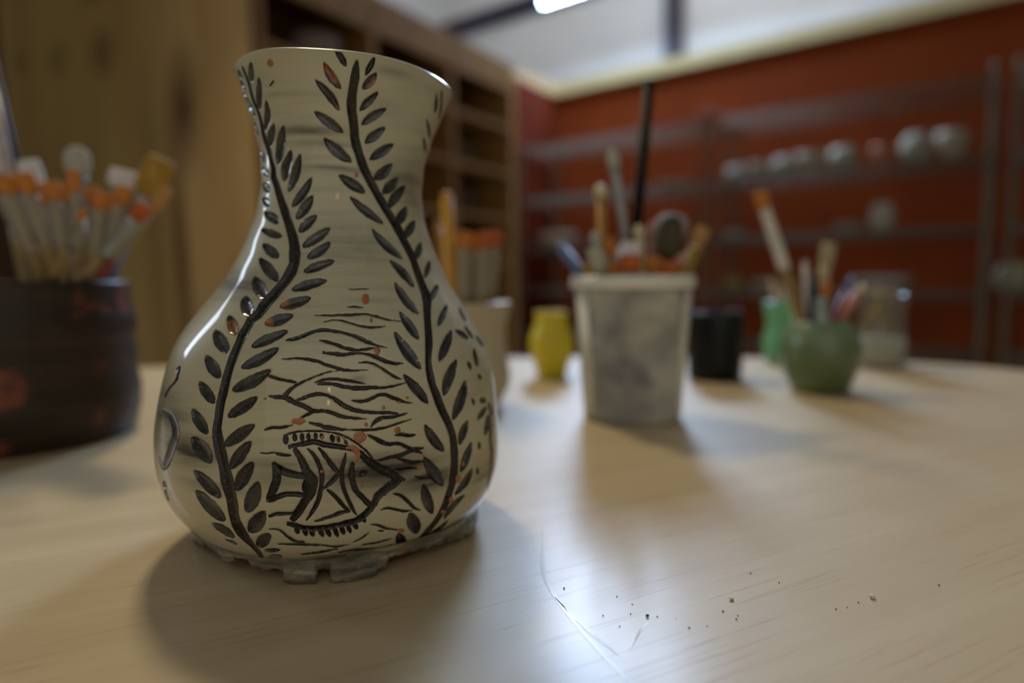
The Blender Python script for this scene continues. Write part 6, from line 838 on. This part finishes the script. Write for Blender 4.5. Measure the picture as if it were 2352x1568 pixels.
for i, (px, py, Y, hw, hl) in enumerate(heads):
    Y = BPC.y + YO[i]
    in_brown(px, py, Y, RX[i], f'orange-bristled flat brush in the dark brown pot, {ord_(i)} from left', hw * .92, hl, .044 if i % 3 else .040, .0031, (tanw, pale if i % 2 else silver, orange), G1)
in_brown(336, 472, .50, 282, 'orange-bristled flat brush in the brown pot leaning right, just inside its right rim', .0062, .0145, .04, .0034, (tanw, grey, redo), G1)
in_brown(388, 432, .53, 300, 'long tan-tipped brush leaning farthest right out of the brown pot', .0052, .024, .05, .0036, (redh, pale, tanb), None)
in_brown(195, 478, .455, 205, 'small orange-tipped round brush in front of the others in the brown pot', .0022, .011, .03, .0022, (tanw, silver, orange), None, 'round')
in_brown(176, 336, .57, 190, 'grey white rounded brush standing tallest near the middle of the brown pot', .0088, .024, .03, .0042, (tanw, grey, greyb), None, 'filbert')
in_brown(286, 390, .56, 240, 'wide white-bristled brush behind the orange tips at the right of the brown pot', .0108, .016, .04, .004, (tanw, silver, whiteb), None)
in_brown(62, 368, .58, 150, 'slanting white-bristled brush behind the orange tips at the left of the brown pot', .0085, .03, .04, .004, (tanw, silver, whiteb), None)
in_brown(374, 364, .55, 285, 'large golden-bristled round brush with grey ferrule in the brown pot', .0108, .034, .036, .0052, (bluh, grey, goldb), None, 'flat', .008)
in_brown(-42, 40, .605, 105, 'long navy handle slanting up past the left edge from the brown pot', .0036, .006, 0, .0036, (navy, navy), None)
in_brown(-20, 190, .598, 75, 'pinkish grey handle slanting beside the navy one in the brown pot', .0042, .006, 0, .0042, (pinkg, pinkg), None)
in_brown(-6, 330, .60, 60, 'broad white-bristled brush at the far left behind the pinkish handle', .0100, .028, .04, .004, (tanw, silver, whiteb), None)
# ivory jar
def in_ivory(px, py, Y, label, hw, hl, fl, hr, mats, group=None, shape='flat', rx=None):
    tip = at(px, py, Y); ft = fit_in(WJC, tip, .1, .036, .012, .03, at(rx, 690, Y) if rx else None); return brush(tip, ft, label, hw, hl, fl, hr, mats, group, shape)
G2 = 'orange-tipped brushes in the ivory jar'
in_ivory(1025, 440, .63, 'yellow handle standing tall beside the neck of the carved vase', .0052, .006, 0, .0058, (ylw, ylw), None, 'flat', 1040)
for i, (px, py, Y, mt) in enumerate([(1062, 530, .61, orange), (1076, 534, .63, orange), (1094, 540, .66, redo), (1110, 532, .62, redo), (1127, 530, .645, redo), (1143, 528, .66, redo)]):
    in_ivory(px, py, Y, f'red orange-tipped brush in the ivory jar, {ord_(i)} from left', .0058, .016, .046, .0045, (tanw, pale, mt), G2, 'flat', 1070 + (px - 1070) * .8)
in_ivory(1005, 505, .66, 'tan brush handle half hidden by the vase neck in the ivory jar', .003, .005, 0, .0035, (ornh, ornh), None, 'flat', 1030)
# plastic cup
def in_cup(px, py, Y, label, hw, hl, fl, hr, mats, group=None, shape='flat', rx=None, **kw):
    tip = at(px, py, Y); ft = fit_in(CUC, tip, .126, .044, .012, .034, at(rx, 640, Y) if rx else None); return brush(tip, ft, label, hw, hl, fl, hr, mats, group, shape, **kw)
in_cup(1492, 182, .60, 'long black handle rising highest from the white plastic cup', .0050, .004, 0, .0050, (blk, blk), None, 'flat', 1452)
in_cup(1405, 342, .60, 'white-tipped brush with long bluish grey ferrule left of the black handle', .0050, .017, .062, .0036, (crm, grey, greyb), None, 'round', 1452)
in_cup(1380, 422, .57, 'tan stick with a cream ball end in the plastic cup', .0062, .013, 0, .0042, (ornh, crm), None, 'flat', 1384, name='clay_tool', cat='tool')
in_cup(1282, 562, .585, 'slate blue handle leaning far left out of the plastic cup', .0050, .005, 0, .0050, (bluh, bluh), None, 'flat', 1345)
in_cup(1364, 530, .56, 'whitish brush leaning left in the plastic cup, below the cream ball', .004, .012, .04, .0036, (greenh, grey, greyb), None, 'round', 1385)
in_cup(1400, 545, .61, 'orange-tipped brush left of the foot of the black handle in the cup', .0055, .017, .03, .0036, (crm, silver, orange), None, 'flat', 1405)
in_cup(1362, 570, .545, 'pale grey blunt brush at the left rim of the plastic cup', .0062, .02, .02, .004, (crm, pale, greyb), None, 'flat', 1364)
in_cup(1352, 604, .577, 'short golden-bristled brush low at the left rim of the cup', .0060, .012, .02, .004, (crm, silver, goldb), None, 'flat', 1358)
in_cup(1468, 515, .57, 'cream-ended stick just right of the black handle in the cup', .0052, .014, 0, .0044, (crm, crm), None, 'flat', 1470, name='clay_tool', cat='tool')
in_cup(1442, 556, .55, 'white round-ended brush in the middle of the plastic cup', .0085, .017, .024, .0045, (crm, pale, whiteb), None, 'filbert', 1444)
in_cup(1448, 585, .54, 'red-orange bristled brush low in the middle of the cup', .0085, .014, .02, .004, (crm, silver, redo), None, 'flat', 1446)
in_cup(1415, 600, .557, 'peach orange brush low, left of the middle of the cup', .0075, .014, .02, .004, (crm, silver, orange), None, 'flat', 1416)
in_cup(1512, 508, .61, 'peach rounded brush behind the dark brush in the cup', .008, .02, .03, .004, (rosy, rosy, plain('peach_bristle', (.42, .26, .18), .6)), None, 'filbert', 1500)
in_cup(1547, 495, .575, 'large dark-bristled brush with grey tip rim in the plastic cup', .0098, .040, .02, .0045, (blk, grey, plain('dark_olive_bristle', (.05, .036, .012), .6)), None, 'filbert', 1520, ht=.006)
in_cup(1545, 490, .605, 'grey mauve mop brush directly behind the dark brush in the cup', .0135, .02, .02, .0045, (tanw, grey, plain('mauve_grey_bristle', (.30, .25, .26), .6)), None, 'filbert', 1535)
in_cup(1500, 588, .56, 'dull orange brush low, right of the middle of the cup', .0068, .016, .02, .004, (crm, silver, orange), None, 'flat', 1500)
in_cup(1540, 600, .545, 'brown orange brush low at the right of the cup', .0068, .014, .02, .004, (crm, silver, redo), None, 'flat', 1538)
in_cup(1566, 580, .57, 'stick with a peach ball end near the right rim of the cup', .0070, .0135, 0, .0042, (ornh, rosy), None, 'flat', 1560, name='clay_tool', cat='tool')
in_cup(1620, 522, .60, 'orange-tipped brush with tan handle leaning right out of the cup', .0062, .028, .03, .0042, (ornh, ornh, tanb), None, 'flat', 1592)
in_cup(1601, 565, .575, 'olive yellow handle leaning right out of the cup', .0058, .006, 0, .0058, (oliveh, oliveh), None, 'flat', 1580)
# olive pot
def in_olive(px, py, Y, label, hw, hl, fl, hr, mats, group=None, shape='flat', rx=None, **kw):
    tip = at(px, py, Y); ft = fit_in(OGC, tip, .0755, .0225, .012, .024, at(rx, 742, Y) if rx else None); return brush(tip, ft, label, hw, hl, fl, hr, mats, group, shape, **kw)
in_olive(1744, 440, .70, 'long orange-tipped brush with white ferrule leaning left from the olive pot', .0070, .019, .066, .0056, (tanw, plain('white_ferrule', (.62, .58, .52), .4), orange), None, 'flat', 1842)
in_olive(1905, 556, .71, 'flat tan brush leaning right in the olive pot', .0072, .026, .05, .0045, (ornh, plain('tan_ferrule', (.40, .32, .2), .5), plain('khaki_bristle', (.36, .30, .16), .6)), None, 'flat', 1876)
in_olive(1850, 598, .72, 'thin pinkish grey handle in the olive pot', .0030, .004, 0, .0036, (pinkg, pinkg), None, 'flat', 1857)
in_olive(1868, 634, .69, 'dark navy handle in the middle of the olive pot', .0042, .004, 0, .0048, (navy, navy), None, 'flat', 1866)
in_olive(1898, 648, .70, 'short orange-tipped brush in the olive pot', .0050, .016, .025, .004, (tealh, grey, orange), None, 'flat', 1890)
in_olive(1884, 682, .675, 'pale teal handle standing at the front of the olive pot', .0052, .004, 0, .0062, (tealh, tealh), None, 'flat', 1888)
in_olive(1812, 640, .71, 'pale blunt stick at the left in the olive pot', .0050, .005, 0, .0062, (crm, crm), None, 'flat', 1838)
in_olive(1960, 632, .70, 'red handle with blue end leaning right from the olive pot', .0040, .018, 0, .0042, (redh, bluh), None, 'flat', 1915)
in_olive(1988, 652, .71, 'rosy wooden handle leaning farthest right from the olive pot', .0052, .012, 0, .0056, (rosy, crm), None, 'flat', 1926)
# green glass, black jar, glass jar
def in_any(c, rz, rr, fz, br, px, py, Y, rx, *a, **k):
    tip = at(px, py, Y); return brush(tip, fit_in(c, tip, rz, rr, fz, br, at(rx, 720, Y) if rx else None), *a, **k)
in_any(GVC, .086, .017, .01, .012, 1772, 640, .93, 1785, 'pale stick leaning left in the green glass vase', .004, .008, 0, .004, (crm, crm))
in_any(GVC, .086, .017, .01, .012, 1808, 628, .94, 1800, 'grey stick leaning right in the green glass vase', .0035, .006, 0, .0038, (pinkg, pinkg))
for i, (px, py, mt, lab) in enumerate([(1996, 668, oliveh, 'olive brown stick at the left in the glass jar'), (2018, 662, crm, 'pale stick second from left in the glass jar'), (2034, 668, oliveh, 'olive stick third from left in the glass jar'), (2056, 664, ornh, 'orange brown stick at the right in the glass jar')]):
    in_any(GJC, .094, .026, .043, .024, px, py, .87 + .008 * (i % 2), 2020 + (px - 2024) * .6, lab, .004, .006, 0, .0042, (mt, mt))

# ------------------------------------------------------------------ crumbs on the table
def crumb(px, py, r, mat, label, group, sd):
    rg = random.Random(sd); b = bmesh.new(); bmesh.ops.create_icosphere(b, subdivisions=2, radius=r)
    for vv in b.verts: vv.co *= rg.uniform(.7, 1.15); vv.co.z *= .6
    zm = min(vv.co.z for vv in b.verts); me = bpy.data.meshes.new('clay_crumb'); b.to_mesh(me); b.free()
    o = obj('clay_crumb', me, mat, None); c = on_table(px, py); o.location = (c.x, c.y, -zm + .0001); o.rotation_euler = (0, 0, rg.uniform(0, 6)); return tag(o, label, 'crumb', group)
dk = plain('dark_clay_crumb', (.03, .024, .012), .7, var=.3, scale=900); wh = plain('white_clay_chip', (.7, .66, .6), .7, var=.1, scale=900)
for i, (x, y, r) in enumerate([(195, 412, .00045), (443, 450, .0003), (515, 488, .0003), (378, 540, .00032), (507, 532, .0003), (456, 590, .0003), (632, 545, .0003), (782, 598, .0004), (940, 520, .0004), (1003, 557, .00038), (866, 590, .0003), (720, 556, .0002), (1010, 540, .0003), (1470, 510, .00035), (1575, 478, .0003), (1953, 398, .0004), (1070, 342, .0004), (1523, 502, .00025), (1203, 385, .00035)]):
    crumb(1200 + x / 2.042, 1150 + y / 2.042, r, dk, 'tiny dark clay speck on the bare table right of the vase', 'dark specks on the table', i)
crumb(1200 + 586 / 2.042, 1150 + 544 / 2.042, .00075, dk, 'largest dark clay crumb on the table front, left of the white chips', None, 77)
crumb(1200 + 980 / 2.042, 1150 + 465 / 2.042, .0010, wh, 'left one of two white clay chips on the table front', None, 78)
crumb(1200 + 1640 / 2.042, 1150 + 457 / 2.042, .0013, wh, 'right one of two white clay chips on the table front', None, 79)
